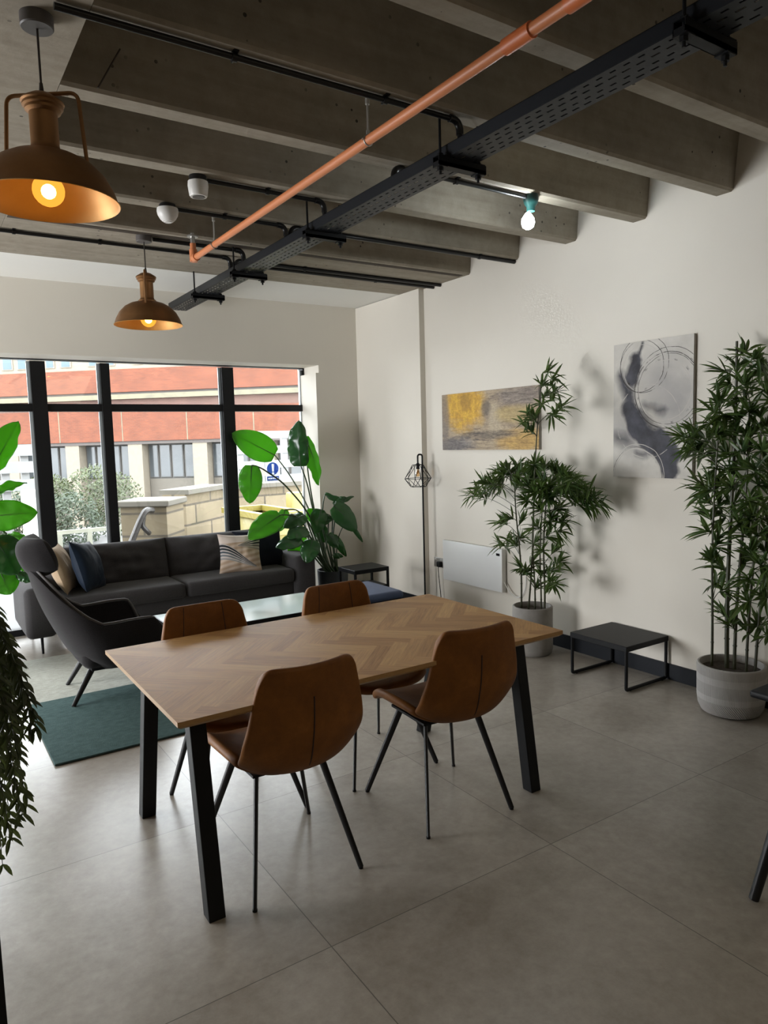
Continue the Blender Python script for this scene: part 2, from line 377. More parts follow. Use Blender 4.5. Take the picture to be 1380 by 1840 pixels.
M = {}
M['concrete'] = concrete_mat()
M['tiles'] = tile_mat()
M['plaster'] = plaster_mat('warm_white_plaster', (0.70, 0.66, 0.585), (0.735, 0.695, 0.62))
M['dark_wall'] = plaster_mat('bounce_cut_wall_grey', (0.14, 0.13, 0.12), (0.16, 0.15, 0.135))  # dark tone picked for the unseen walls to cut bounced fill
M['white_paint'] = plaster_mat('white_painted_board', (0.76, 0.75, 0.71), (0.79, 0.78, 0.74))
M['baseboard'] = plain('charcoal_skirting_paint', (0.011, 0.013, 0.017), 0.5, spec=0.2)
M['channel'] = plain('dark_brown_channel', (0.050, 0.036, 0.024), 0.8)
M['frame'] = plain('black_window_frame', (0.007, 0.0075, 0.0085), 0.4, spec=0.25)
M['seal'] = plain('grey_glazing_seal', (0.30, 0.33, 0.34), 0.4)
M['pane'] = glass('window_glass')
M['black_metal'] = plain('black_powder_coat', (0.008, 0.0085, 0.0095), 0.45, spec=0.18)
M['black_satin'] = plain('black_satin_metal', (0.010, 0.010, 0.0105), 0.32, spec=0.35)
M['galv'] = plain('zinc_plated_steel', (0.55, 0.54, 0.52), 0.35, 0.9)
M['tray'] = plain('dark_painted_steel_tray', (0.010, 0.0115, 0.0145), 0.42, 0.0, spec=0.3)
M['orange'] = plain('orange_sprinkler_pipe', (0.62, 0.215, 0.085), 0.42, 0.0, (0.56, 0.19, 0.075), 3.0)
M['orange_joint'] = plain('bright_orange_coupling', (0.70, 0.185, 0.060), 0.4)
M['bronze'] = plain('aged_bronze', (0.30, 0.155, 0.062), 0.48, 0.75, (0.23, 0.115, 0.046), 8.0)
M['gold_inside'] = plain('brushed_gold_lining', (0.55, 0.30, 0.085), 0.5, 0.4, (0.46, 0.24, 0.065), 5.0)
M['cord'] = plain('brown_flex', (0.025, 0.018, 0.014), 0.6)
M['rose'] = plain('brown_grey_ceiling_rose', (0.085, 0.075, 0.070), 0.5)
M['white_plastic'] = plain('white_plastic', (0.72, 0.71, 0.68), 0.4)
M['filament'] = emit('glowing_filament', (1.0, 0.66, 0.24), 34.0)
M['amber_glass'] = glow_glass('amber_bulb_glass', (1.0, 0.74, 0.30), (1.0, 0.44, 0.06), 1.05)
M['led'] = emit('cool_led_bulb', (0.86, 0.95, 1.0), 90.0)
M['unlit_bulb'] = glass('clear_bulb_glass', (0.92, 0.74, 0.52), 1.0)
M['green_cap'] = plain('dark_green_lampholder', (0.0060, 0.0425, 0.0375), 0.4)
M['oak'] = oak_mat()
M['oak_edge'] = plain('oak_edge_banding', (0.36, 0.205, 0.075), 0.42, 0, (0.30, 0.165, 0.058), 4.0, 0, 200, (12, 12, 60))
M['leather'] = leather_mat()
M['stitch'] = plain('dark_seam', (0.030, 0.013, 0.008), 0.7)
M['sofa'] = fabric_mat('charcoal_sofa_weave', (0.032, 0.030, 0.031), (0.075, 0.071, 0.073))
M['arm_fabric'] = fabric_mat('graphite_wool_felt', (0.010, 0.009, 0.0095), (0.028, 0.026, 0.027))
M['piping'] = plain('grey_piping', (0.115, 0.11, 0.11), 0.8)
M['navy'] = plain('navy_velvet', (0.0042, 0.0098, 0.0210), 0.6, 0, (0.0070, 0.0154, 0.0308), 6.0, 0.1, 40, sheen=0.05, spec=0.15)
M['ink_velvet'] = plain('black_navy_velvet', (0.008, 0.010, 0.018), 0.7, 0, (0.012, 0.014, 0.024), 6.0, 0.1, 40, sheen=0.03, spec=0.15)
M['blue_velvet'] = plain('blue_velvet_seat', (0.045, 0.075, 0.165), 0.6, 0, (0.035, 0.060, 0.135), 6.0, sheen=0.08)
M['tan'] = fabric_mat('tan_linen', (0.34, 0.24, 0.15), (0.50, 0.38, 0.26))
M['wave'] = velvet_wave_mat()
M['rug'] = rug_mat()
M['mint_glass'] = plain('pale_mint_glass_top', (0.50, 0.60, 0.58), 0.16, 0, (0.47, 0.57, 0.55), 3.0)
M['canvas_gold'] = canvas_gold_mat()
M['canvas_ring'] = canvas_ring_mat()
M['canvas_edge'] = plain('canvas_wrap', (0.36, 0.33, 0.29), 0.8)
M['heater'] = plain('white_enamel', (0.74, 0.75, 0.74), 0.28, 0, (0.73, 0.74, 0.73))
M['pot_grey'] = plain('cast_concrete_pot', (0.27, 0.255, 0.235), 0.85, 0, (0.20, 0.19, 0.175), 7.0, 0.2, 60)
M['soil'] = plain('dark_potting_soil', (0.030, 0.021, 0.014), 1.0, 0, (0.06, 0.045, 0.03), 60.0, 0.8, 90)
M['planter'] = plain('anthracite_planter', (0.028, 0.033, 0.038), 0.5)
M['bamboo_leaf'] = leaf_mat('bamboo_leaf_green', (0.024, 0.055, 0.018), (0.085, 0.140, 0.036), 0.22, (0.16, 0.25, 0.05), 0.34)
M['bamboo_stem'] = plain('dark_bamboo_cane', (0.030, 0.032, 0.014), 0.45, 0, (0.055, 0.06, 0.026), 4.0)
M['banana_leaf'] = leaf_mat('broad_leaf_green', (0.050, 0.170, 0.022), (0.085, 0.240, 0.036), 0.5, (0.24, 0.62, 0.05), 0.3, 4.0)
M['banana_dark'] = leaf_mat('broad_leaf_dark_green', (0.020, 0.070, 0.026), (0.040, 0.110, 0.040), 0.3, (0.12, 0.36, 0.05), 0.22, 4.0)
M['stalk'] = plain('leaf_stalk', (0.030, 0.060, 0.020), 0.4)
M['vine_leaf'] = leaf_mat('trailing_leaf_green', (0.013, 0.020, 0.008), (0.032, 0.046, 0.015), 0.2, (0.07, 0.09, 0.02), 0.5)
M['paving'] = plain('pale_pavement', (0.0897, 0.0885, 0.0859), 0.9, 0, (0.0763, 0.0751, 0.0725), 1.2, 0.2, 30)
M['brick'] = brick_mat('orange_red_brick', (0.130, 0.033, 0.0125), (0.102, 0.025, 0.010), (0.100, 0.050, 0.030), 2.1, (R(90), 0, 0), 0.45, 0.14, 0.014)
M['brick_shaded'] = brick_mat('shaded_brown_brick', (0.0941, 0.0437, 0.0316), (0.0789, 0.0364, 0.0267), (0.1093, 0.0789, 0.0638), 2.1, (R(90), 0, 0), 0.45, 0.14, 0.018)  # shadow below the coping, put into the brick colour
M['cream'] = plain('cream_cladding', (0.150, 0.128, 0.096), 0.8)
M['coping'] = plain('lichen_stone_coping', (0.1267, 0.1135, 0.0713), 0.9, 0, (0.0898, 0.0818, 0.0581), 3.0)
M['dark_pane'] = plain('dark_office_glass', (0.0231, 0.0268, 0.0286), 0.12, 0, (0.0416, 0.0462, 0.0485), 0.6)
M['up_pane'] = plain('pale_blue_office_glass', (0.050, 0.075, 0.092), 0.3, 0, (0.065, 0.092, 0.108), 0.8, spec=0.2)
M['dull_frame'] = plain('grey_brown_window_frame', (0.0449, 0.0412, 0.0359), 0.7)
M['panel'] = plain('beige_spandrel_panel', (0.0707, 0.0609, 0.0471), 0.7)
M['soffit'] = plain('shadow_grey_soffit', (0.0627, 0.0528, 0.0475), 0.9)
M['sandstone'] = brick_mat('sandstone_blocks', (0.185, 0.148, 0.092), (0.120, 0.094, 0.056), (0.060, 0.048, 0.032), 1.0, (R(90), 0, 0), 0.62, 0.26, 0.014)
M['stone_cap'] = plain('sandstone_cap', (0.0855, 0.0778, 0.0626), 0.9, 0, (0.0717, 0.0641, 0.0504), 4.0)
M['steel'] = plain('weathered_steel_rail', (0.0418, 0.0383, 0.0357), 0.45, 0.3)
M['white_rail'] = plain('white_painted_timber', (0.1980, 0.2002, 0.1980), 0.6)
M['rail_post'] = plain('pale_timber_rail', (0.1848, 0.1848, 0.1452), 0.8)
M['hedge'] = leaf_mat('clipped_hedge_green', (0.012, 0.022, 0.010), (0.034, 0.050, 0.024), 0.15, (0.03, 0.05, 0.012), 0.6, 20.0)
M['hedge_yellow'] = leaf_mat('yellow_green_shrub', (0.020, 0.032, 0.010), (0.060, 0.072, 0.024), 0.15, (0.05, 0.06, 0.014), 0.6, 20.0)
M['skip'] = plain('yellow_skip_paint', (0.1782, 0.1426, 0.0223), 0.5, 0, (0.1515, 0.1202, 0.0178), 4.0)
M['sign_white'] = plain('sign_white', (0.20, 0.21, 0.215), 0.9, spec=0.0)
M['sign_blue'] = plain('sign_blue', (0.006, 0.014, 0.062), 0.9, spec=0.0)
M['display'] = plain('black_display', (0.01, 0.01, 0.012), 0.2)

# ------------------------------------------------------------------ mesh helpers
def root_loc(p):
    while p is not None and p.parent is not None: p = p.parent
    return Vector(p.location) if p is not None else Vector((0, 0, 0))

class MB:
    def __init__(s): s.v = []; s.f = []; s.m = []; s.uv = {}; s.attr = None
    def add(s, vs, fs, m=0):
        o = len(s.v); s.v += [Vector(p) for p in vs]
        for q in fs: s.f.append([o + i for i in q]); s.m.append(m)
        return o
    def box(s, x0, x1, y0, y1, z0, z1, m=0):
        s.add([(x0, y0, z0), (x1, y0, z0), (x1, y1, z0), (x0, y1, z0), (x0, y0, z1), (x1, y0, z1), (x1, y1, z1), (x0, y1, z1)],
              [(0, 3, 2, 1), (4, 5, 6, 7), (0, 1, 5, 4), (1, 2, 6, 5), (2, 3, 7, 6), (3, 0, 4, 7)], m); return s
    def rbox(s, c, size, r, seg=3, mat=None, m=0, puff=0.0, sub=0):
        bm = bmesh.new(); bmesh.ops.create_cube(bm, size=1.0)
        for v in bm.verts: v.co = Vector((v.co.x * size[0], v.co.y * size[1], v.co.z * size[2]))
        bmesh.ops.bevel(bm, geom=bm.edges[:], offset=r, segments=seg, profile=0.5, affect='EDGES')
        if sub:
            big = [e for e in bm.edges if e.calc_length() > 0.08]
            bmesh.ops.subdivide_edges(bm, edges=big, cuts=sub, use_grid_fill=True)
        bm.verts.index_update()
        vs = []
        for v in bm.verts:
            p = v.co.copy()
            if puff:
                u = [max(0.0, 1 - (2 * p[i] / size[i]) ** 2) for i in range(3)]
                for i in range(3):
                    j, k = (i + 1) % 3, (i + 2) % 3
                    p[i] += puff * (2 * p[i] / size[i]) * u[j] * u[k]
            if mat is not None: p = mat @ p
            vs.append(p + Vector(c))
        s.add(vs, [[v.index for v in f.verts] for f in bm.faces], m); bm.free(); return s
    def tube(s, pts, r, n=8, cap=True, m=0, flat=None):
        pts = [Vector(p) for p in pts]; k = len(pts)
        rs = r if isinstance(r, (list, tuple)) else [r] * k
        T = [((pts[min(i + 1, k - 1)] - pts[max(i - 1, 0)]).normalized()) for i in range(k)]
        up = Vector(flat) if flat is not None else (Vector((0, 0, 1)) if abs(T[0].z) < 0.9 else Vector((1, 0, 0)))
        rings = []; a = None
        for i in range(k):
            if a is None or flat is not None: a = (up - T[i] * up.dot(T[i])).normalized()
            else: a = (a - T[i] * a.dot(T[i])).normalized()
            b = T[i].cross(a)
            ra = rs[i] if not isinstance(rs[i], (list, tuple)) else rs[i][0]
            rb = rs[i] if not isinstance(rs[i], (list, tuple)) else rs[i][1]
            ring = []
            for j in range(n):
                t = 2 * math.pi * (j + 0.5) / n
                ring.append(pts[i] + a * (math.cos(t) * ra) + b * (math.sin(t) * rb))
            rings.append(ring)
        o = len(s.v); vs = [p for q in rings for p in q]; fs = []
        for i in range(k - 1):
            for j in range(n):
                j2 = (j + 1) % n
                fs.append((i * n + j, i * n + j2, (i + 1) * n + j2, (i + 1) * n + j))
        if cap: fs.append(tuple(reversed(range(n)))); fs.append(tuple(range((k - 1) * n, k * n)))
        s.add(vs, fs, m); return s
    def cyl(s, p0, p1, r0, r1=None, n=20, m=0): return s.tube([p0, p1], [r0, r0 if r1 is None else r1], n, True, m)
    def lathe(s, prof, c=(0, 0, 0), n=32, m=0):
        c = Vector(c); vs = []; fs = []; k = len(prof)
        for (r, z) in prof:
            for j in range(n):
                t = 2 * math.pi * j / n; vs.append(c + Vector((r * math.cos(t), r * math.sin(t), z)))
        for i in range(k - 1):
            for j in range(n):
                j2 = (j + 1) % n; fs.append((i * n + j, i * n + j2, (i + 1) * n + j2, (i + 1) * n + j))
        s.add(vs, fs, m); return s
    def sphere(s, c, r, n=16, m=0):
        k = n // 2
        return s.lathe([(max(1e-5, r * math.sin(math.pi * i / k)), -r * math.cos(math.pi * i / k)) for i in range(k + 1)], c, n, m)
    def grid(s, fn, nu, nv, m=0, uv=False, closed=False):
        vs = []; fs = []; cu = nu if closed else nu + 1
        for j in range(nv + 1):
            for i in range(cu): vs.append(fn(i / nu, j / nv))
        o = len(s.v); base = len(s.f)
        for j in range(nv):
            for i in range(nu):
                i2 = (i + 1) % cu
                fs.append((j * cu + i, j * cu + i2, (j + 1) * cu + i2, (j + 1) * cu + i))
        s.add(vs, fs, m)
        if uv:
            t = 0
            for j in range(nv):
                for i in range(nu):
                    s.uv[base + t] = [(i / nu, j / nv), ((i + 1) / nu, j / nv), ((i + 1) / nu, (j + 1) / nv), (i / nu, (j + 1) / nv)]; t += 1
        return s
    def build(s, name, mats, parent=None, smooth=35, mods=()):
        off = root_loc(parent)
        me = bpy.data.meshes.new(name)
        me.from_pydata([tuple(p - off) for p in s.v], [], s.f)
        if not isinstance(mats, (list, tuple)): mats = [mats]
        for q in mats: me.materials.append(q)
        me.polygons.foreach_set('material_index', s.m)
        if s.uv:
            l = me.uv_layers.new(name='UVMap')
            for fi, co in s.uv.items():
                for li, c2 in zip(me.polygons[fi].loop_indices, co): l.data[li].uv = c2
        if s.attr:
            at = me.attributes.new('plank', 'FLOAT', 'FACE')
            at.data.foreach_set('value', s.attr)
        bm = bmesh.new(); bm.from_mesh(me)
        if smooth:
            ca = R(smooth)
            for f in bm.faces: f.smooth = True
            for e in bm.edges:
                if len(e.link_faces) == 2: e.smooth = e.calc_face_angle(0.0) < ca
        bm.to_mesh(me); bm.free(); me.update()
        o = bpy.data.objects.new(name, me); C.objects.link(o)
        if parent is not None: o.parent = parent
        for kind, kw in mods:
            md = o.modifiers.new(kind.lower(), kind)
            for k2, v2 in kw.items(): setattr(md, k2, v2)
        return o

def bez(p0, p1, p2, p3, n=12):
    p0, p1, p2, p3 = map(Vector, (p0, p1, p2, p3)); out = []
    for i in range(n + 1):
        t = i / n; q = 1 - t
        out.append(p0 * q ** 3 + p1 * 3 * q * q * t + p2 * 3 * q * t * t + p3 * t ** 3)
    return out

def fillet(pts, r, n=5):
    pts = [Vector(p) for p in pts]; out = [pts[0]]
    for i in range(1, len(pts) - 1):
        a = (pts[i - 1] - pts[i]).normalized(); b = (pts[i + 1] - pts[i]).normalized()
        p, q = pts[i] + a * r, pts[i] + b * r
        for k in range(n + 1):
            t = k / n; out.append(p * (1 - t) ** 2 + pts[i] * 2 * t * (1 - t) + q * t * t)
    out.append(pts[-1]); return out

def tag(o, label, cat, group=None, kind=None):
    o['label'] = label
    if cat: o['category'] = cat
    if group: o['group'] = group
    if kind: o['kind'] = kind
    return o

def thing(name, label, cat, loc=(0, 0, 0), group=None):
    o = bpy.data.objects.new(name, None); C.objects.link(o)
    o.location = loc; o.empty_display_size = 0.1
    return tag(o, label, cat, group)

def struct(name, mb, mat, parent=None, smooth=35, mods=()):
    o = mb.build(name, mat, parent, smooth, mods)
    if parent is None: o['kind'] = 'structure'
    return o

def copy_tree(o, parent=None):
    c = o.copy(); C.objects.link(c); c.parent = parent
    for ch in [q for q in bpy.data.objects if q.parent == o]: copy_tree(ch, c)
    return c

# ================================================================== THE SETTING
XW, YW, ZB = 3.90, 6.27, 2.86          # right wall, window wall, underside of the ribs
XL, YB = -3.0, -5.0
struct('floor', MB().box(XL - .2, XW + .15, YB - .2, 6.70, -0.12, 0.0), M['tiles'])
struct('wall_right', MB().box(XW, XW + .15, YB, 6.75, 0.0, 3.35), M['plaster'])
struct('trim_1', MB().box(3.845, XW, 5.20, YW, 0.0, ZB), M['plaster'])['label'] = 'shallow white pilaster in the corner of the right wall'
wb = MB()
wb.box(XL, XW, YW, 6.72, 2.29, 3.35)            # lintel over the glazing
wb.box(3.405, XW, YW, 6.72, 0.0, 2.29)          # pier right of the glazing
wb.box(3.372, 3.405, YW, 6.60, 0.0, 2.215)      # boxed jamb lining
struct('wall_back', wb, M['plaster'])
struct('wall_left', MB().box(XL - .15, XL, YB, 6.72, 0.0, 3.35), M['dark_wall'])
struct('wall_front', MB().box(XL, XW, YB - .15, YB, 0.0, 3.35), M['dark_wall'])
bb = MB(); bb.box(3.888, XW, YB, 5.20, 0.0, 0.10); bb.box(3.833, 3.845, 5.188, YW, 0.0, 0.10); bb.box(3.833, 3.9, 5.188, 5.20, 0, 0.10)
struct('baseboard_right', bb, M['baseboard'])
struct('baseboard_back', MB().box(3.372, 3.833, YW - .012, YW, 0.0, 0.10), M['baseboard'])

# ribbed concrete ceiling: ribs run left to right
cl = MB()
cl.box(XL, XW, YB, 6.72, 3.25, 3.40)
def rib(y0, y1, x0=0.562, x1=XW, z=ZB, bev=0.012):
    t = 0.036
    vs = []
    for x in (x0, x1):
        vs += [(x, y0, z + bev), (x, y0 + bev, z), (x, y1 - bev, z), (x, y1, z + bev), (x, y1 + t, 3.26), (x, y0 - t, 3.26)]
    cl.add(vs, [(0, 1, 7, 6), (1, 2, 8, 7), (2, 3, 9, 8), (3, 4, 10, 9), (4, 5, 11, 10), (5, 0, 6, 11), (5, 4, 3, 2, 1, 0), (6, 7, 8, 9, 10, 11)])
for k in range(-13, 4): rib(2.344 + .557 * k, 2.344 + .557 * k + .112)
rib(4.568, 5.508)
# solid margin on the left with a slightly splayed face to the recesses
cl.add([(XL, YB, ZB), (0.56, YB, ZB), (0.56, 5.508, ZB), (XL, 5.508, ZB), (XL, YB, 3.26), (0.66, YB, 3.26), (0.66, 5.508, 3.26), (XL, 5.508, 3.26)],
       [(0, 3, 2, 1), (4, 5, 6, 7), (0, 1, 5, 4), (1, 2, 6, 5), (2, 3, 7, 6), (3, 0, 4, 7)])
ce = struct('ceiling', cl, M['concrete'])
ce['label'] = 'ribbed bare concrete ceiling'
struct('trim_2', MB().box(XL, XW, 5.508, YW, 2.865, 2.90), M['white_paint'])['label'] = 'white plasterboard ceiling strip by the window wall'
ch = MB(); ch.box(0.57, 3.86, 4.615, 4.665, 2.8575, 2.861)
struct('trim_3', ch, M['channel'])['label'] = 'cast-in channel in the underside of the wide concrete beam'

# shopfront glazing, floor to lintel
win = thing('window_1', 'tall black framed shopfront glazing', None, (0.7, 6.62, 0)); win['kind'] = 'structure'
fr = MB(); fr.box(XL, 3.40, 6.575, 6.665, 0.0, 0.055); fr.box(XL, 3.40, 6.575, 6.665, 2.283, 2.31); fr.box(3.385, 3.45, 6.575, 6.665, 0.0, 2.30)
fr.build('window_frame', M['frame'], win)
mull = [(-2.05, -1.97), (-1.15, -1.03), (-0.20, -0.12), (0.885, 1.0), (1.432, 1.51), (2.525, 2.64)]
for a, b2 in mull: MB().box(a, b2, 6.56, 6.675, 0.055, 2.27).build('mullion', M['frame'], win)
edges = [XL] + [q for p in mull for q in p] + [3.385]
bays = [(edges[i], edges[i + 1]) for i in range(0, len(edges), 2)]
for a, b2 in bays:
    MB().box(a, b2, 6.575, 6.665, 1.858, 1.922).build('transom', M['frame'], win)
    for z0, z1 in ((0.055, 1.858), (1.922, 2.27)):
        MB().box(a, b2, 6.617, 6.623, z0, z1).build('pane', M['pane'], win)
        q = MB(); q.box(b2 - .022, b2, 6.60, 6.616, z0, z1); q.box(a, a + .006, 6.60, 6.616, z0, z1)
        q.build('glazing_bead', M['seal'], win)

# ================================================================== OUTSIDE
struct('ground', MB().box(-40, 60, 6.70, 15.5, -0.30, -0.06), M['paving'])['label'] = 'pale pavement outside the glazing'
struct('ground', MB().box(-60, 80, 15.5, 90, -3.2, -3.0), M['paving'])['label'] = 'lower street level in front of the office block'

def rotz(a): return Matrix.Rotation(a, 4, 'Z')
fd = Vector((0.738, -0.675, 0)); fang = math.atan2(fd.y, fd.x)
bo = Vector((10.33, 34.48, 0))
K = 1.5
def hz(z): return (z - 1.55) * K + 1.55
off_b = thing('office_building', 'orange brick office block with cream columns across the street', 'building', (0, 0, 0))
def fbox(mb, x0, x1, z0, z1, d0, d1): mb.box(x0 * K, x1 * K, -d1, -d0, z0, z1)    # d = depth in front of the facade plane
X0, X1 = -16, 14
bs = [('brick_band', 'brick', hz(3.28), hz(4.0), 0.15, -1.0), ('coping', 'coping', hz(3.05), hz(3.20), 0.30, -1.0), ('brick_band', 'brick_shaded', hz(2.74), hz(3.05), 0.08, -1.0),
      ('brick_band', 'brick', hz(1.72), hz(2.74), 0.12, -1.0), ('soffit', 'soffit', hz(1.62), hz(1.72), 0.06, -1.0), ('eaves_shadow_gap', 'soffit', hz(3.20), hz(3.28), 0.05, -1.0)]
for nm, mt, z0, z1, d1, d0 in bs:
    m = MB(); fbox(m, X0, X1, z0, z1, d0, d1); m.build(nm, M[mt], off_b)
m = MB(); fbox(m, X0, X1, -3.0, hz(1.62), -1.2, -0.62); m.build('ground_floor_wall', M['dull_frame'], off_b)
m = MB(); fbox(m, X0, X1, hz(4.0), hz(5.5), -1.2, -0.10); m.build('upper_wall', M['cream'], off_b)
m = MB(); fbox(m, X0, X1, hz(5.5), hz(6.4), -1.2, 0.1); m.build('brick_band', M['brick'], off_b)
for k in range(-6, 6):
    cx = -1.07 + 2.195 * k
    m = MB(); fbox(m, cx - .24, cx + .24, -3.0, hz(1.62), -0.9, 0.02); m.build('column', M['cream'], off_b)
    for a, b2 in ((.27, .60), (.64, 1.02), (1.06, 1.46), (1.50, 1.92)):
        if not -6.5 < cx + a < 7: continue
        m = MB(); fbox(m, cx + a, cx + b2, hz(0.52), hz(1.58), -0.62, -0.56); w = m.build('window', M['dull_frame'], off_b)
        m = MB(); fbox(m, cx + a + .03, cx + b2 - .03, hz(0.54), hz(1.56), -0.56, -0.54); m.build('pane', M['dark_pane'], w)
    m = MB(); fbox(m, cx + .27, cx + 1.92, -2.9, hz(0.48), -0.62, -0.58); m.build('spandrel_panel', M['panel'], off_b)
    m = MB(); fbox(m, cx - .03 + 1.85, cx + 1.85, hz(1.72), hz(2.72), 0.10, 0.125); m.build('movement_joint', M['coping'], off_b)
for c0 in [(-5.55, -5.25), (-5.01, -4.71), (-4.0, -3.76), (-3.47, -3.18), (-2.5, -2.25), (-1.9, -1.66), (-0.97, -0.72), (-0.44, -0.16), (.55, .8), (1.1, 1.38), (2.1, 2.35), (2.65, 2.9)]:
    m = MB(); fbox(m, c0[0] - .05, c0[1] + .05, hz(4.13), hz(5.0), -0.10, -0.06); w = m.build('window', M['cream'], off_b)
    m = MB(); fbox(m, c0[0], c0[1], hz(4.16), hz(4.97), -0.06, -0.05); m.build('pane', M['up_pane'], w)
off_b.location = bo; off_b.rotation_euler = (0, 0, fang)

# sandstone pier and wall
wang = fang
pier = thing('stone_pier', 'sandstone block gate pier with a flat pale cap', 'pier', (0, 0, 0))
MB().box(-.27, .27, -.27, .27, -.06, .86).build('shaft', M['sandstone'], pier)
MB().rbox((0, 0, .895), (.62, .62, .07), .01, 1).build('cap', M['stone_cap'], pier)
pier.location = (2.36, 8.55, 0); pier.rotation_euler = (0, 0, R(-38))
wl = thing('stone_wall', 'low sandstone garden wall with pale coping behind the pier', 'wall', (0, 0, 0))
def wseg(p0, p1, z, t=.16):
    p0, p1 = Vector((*p0, 0)), Vector((*p1, 0)); d = (p1 - p0).normalized(); n = Vector((-d.y, d.x, 0))
    m = MB(); q = [p0 - n * t, p1 - n * t, p1 + n * t, p0 + n * t]
    m.add([(v.x, v.y, -.06) for v in q] + [(v.x, v.y, z) for v in q], [(0, 3, 2, 1), (4, 5, 6, 7), (0, 1, 5, 4), (1, 2, 6, 5), (2, 3, 7, 6), (3, 0, 4, 7)])
    m.build('block_wall', M['sandstone'], wl)
    q = [p0 - n * (t + .05), p1 - n * (t + .05), p1 + n * (t + .05), p0 + n * (t + .05)]
    m = MB(); m.add([(v.x, v.y, z) for v in q] + [(v.x, v.y, z + .06) for v in q], [(0, 3, 2, 1), (4, 5, 6, 7), (0, 1, 5, 4), (1, 2, 6, 5), (2, 3, 7, 6), (3, 0, 4, 7)])
    m.build('coping', M['stone_cap'], wl)
wseg((2.80, 9.15), (3.65, 9.95), .92)
wseg((3.62, 9.95), (6.6, 9.95), .90)
hr = MB(); hr.tube(fillet([(1.958, 8.150, 0.416), (2.103, 8.150, 0.727), (2.171, 8.150, 0.840), (2.264, 8.220, 0.822)], .05), .035, 10)
hr.tube(fillet([(2.148, 8.170, 0.766), (2.123, 8.170, 0.661), (2.169, 8.170, 0.606), (2.211, 8.220, 0.566)], .03), .028, 10)
tag(hr.build('handrail', M['steel']), 'weathered tubular steel handrail curling beside the sandstone pier', 'handrail')

# hedge, shrubs, low rail
random.seed(4)
def bushy(name, label, cat, blobs, mat, n, ls, group=None):
    m = MB()
    for _ in range(n):
        c, rx, ry, rz = random.choice(blobs)
        d = Vector((random.gauss(0, 1), random.gauss(0, 1), random.gauss(0, 1))).normalized()
        k = random.uniform(.72, 1.04)
        p = Vector((c[0] + d.x * rx * k, c[1] + d.y * ry * k, c[2] + d.z * rz * k))
        if p.z < -.05: continue
        a = Vector((random.gauss(0, 1), random.gauss(0, 1), random.gauss(0, 1))).normalized()
        b2 = a.orthogonal().normalized(); l = ls * random.uniform(.6, 1.3)
        m.add([p - a * l, p + b2 * l * .42 + Vector((0, 0, l * .1)), p + a * l, p - b2 * l * .42 + Vector((0, 0, l * .1))], [(0, 1, 2, 3)])
    o = m.build(name, mat, None, 0); return tag(o, label, cat, group)
hb = [((.4 + .45 * i, 12.9 + .08 * (i % 3), .28), .5, .55, .52 + .05 * ((i * 7) % 4)) for i in range(-4, 5)]
bushy('hedge', 'clipped grey-green hedge behind the low pale rail', 'hedge', hb, M['hedge'], 15000, .042)
bushy('shrub', 'yellow-green shrub growing above the hedge, left of the stone pier', 'shrub', [((2.75, 13.6, .72), .50, .4, .52), ((3.1, 13.6, .5), .5, .4, .6)], M['hedge_yellow'], 3200, .036)
bushy('shrub', 'pale leafy shrub rising from the middle of the hedge', 'shrub', [((2.0, 13.7, .78), .42, .35, .32)], M['hedge_yellow'], 1500, .036)
lr = thing('low_rail', 'low pale timber rail on short posts in front of the hedge', 'fence', (1.5, 12.1, 0))
MB().box(-.9, 2.9, 12.06, 12.12, .21, .27).build('rail', M['rail_post'], lr)
for k in range(9): MB().box(-.8 + .44 * k, -.73 + .44 * k, 12.05, 12.13, -.06, .22).build('post', M['rail_post'], lr)

# white railings either side, sign, skip
def railing(label, x0, x1, y, zs, posts, t=.14, slope=0.0):
    g = thing('railing', label, 'railing', (x0, y, 0), 'white timber railings outside')
    for z in zs: MB().box(x0, x1, y - .02, y + .02, z - t / 2, z + t / 2).build('rail', M['white_rail'], g)
    for x in posts: MB().box(x - .045, x + .045, y + .02, y + .09, -.06, zs[0] + t / 2).build('post', M['white_rail'], g)
    return g
railing('white board railing seen through the left end of the glazing', -2.6, 1.42, 9.9, (1.54, 1.33, 1.11), (-2.2, -1.3, -.4, .62, .98, 1.2))
railing('white board railing above the stone wall, behind the blue sign', 4.10, 6.8, 10.40, (1.675, 1.445, 1.215, 0.985), (4.25, 5.0, 5.8, 6.6), .115)
hbx = tag(MB().rbox((1.25, 9.55, .50), (.30, .30, 1.12), .02, 2).build('meter_box', M['white_plastic']), 'white meter cabinet standing in front of the left railing', 'box')
sg = thing('safety_sign', 'white sign with a white exclamation mark in a blue disc', 'sign', (4.751, 10.370, 1.110))
sc = Vector(sg.location)
MB().box(sc.x - .125, sc.x + .125, sc.y - .006, sc.y, sc.z - .175, sc.z + .150).build('sign_board', M['sign_white'], sg)
m = MB(); m.tube([(sc.x, sc.y - .006, sc.z + .035), (sc.x, sc.y - .010, sc.z + .035)], .098, 40); m.build('blue_disc', M['sign_blue'], sg)
m = MB(); m.add([(sc.x - .019, sc.y - .013, sc.z + .108), (sc.x + .019, sc.y - .013, sc.z + .108), (sc.x + .013, sc.y - .013, sc.z - .012), (sc.x - .013, sc.y - .013, sc.z - .012),
                 (sc.x - .019, sc.y - .009, sc.z + .108), (sc.x + .019, sc.y - .009, sc.z + .108), (sc.x + .013, sc.y - .009, sc.z - .012), (sc.x - .013, sc.y - .009, sc.z - .012)],
                [(0, 1, 2, 3), (0, 4, 5, 1), (1, 5, 6, 2), (2, 6, 7, 3), (3, 7, 4, 0)])
m.tube([(sc.x, sc.y - .013, sc.z - .040), (sc.x, sc.y - .009, sc.z - .040)], .018, 20)
m.build('exclamation_mark', M['sign_white'], sg)
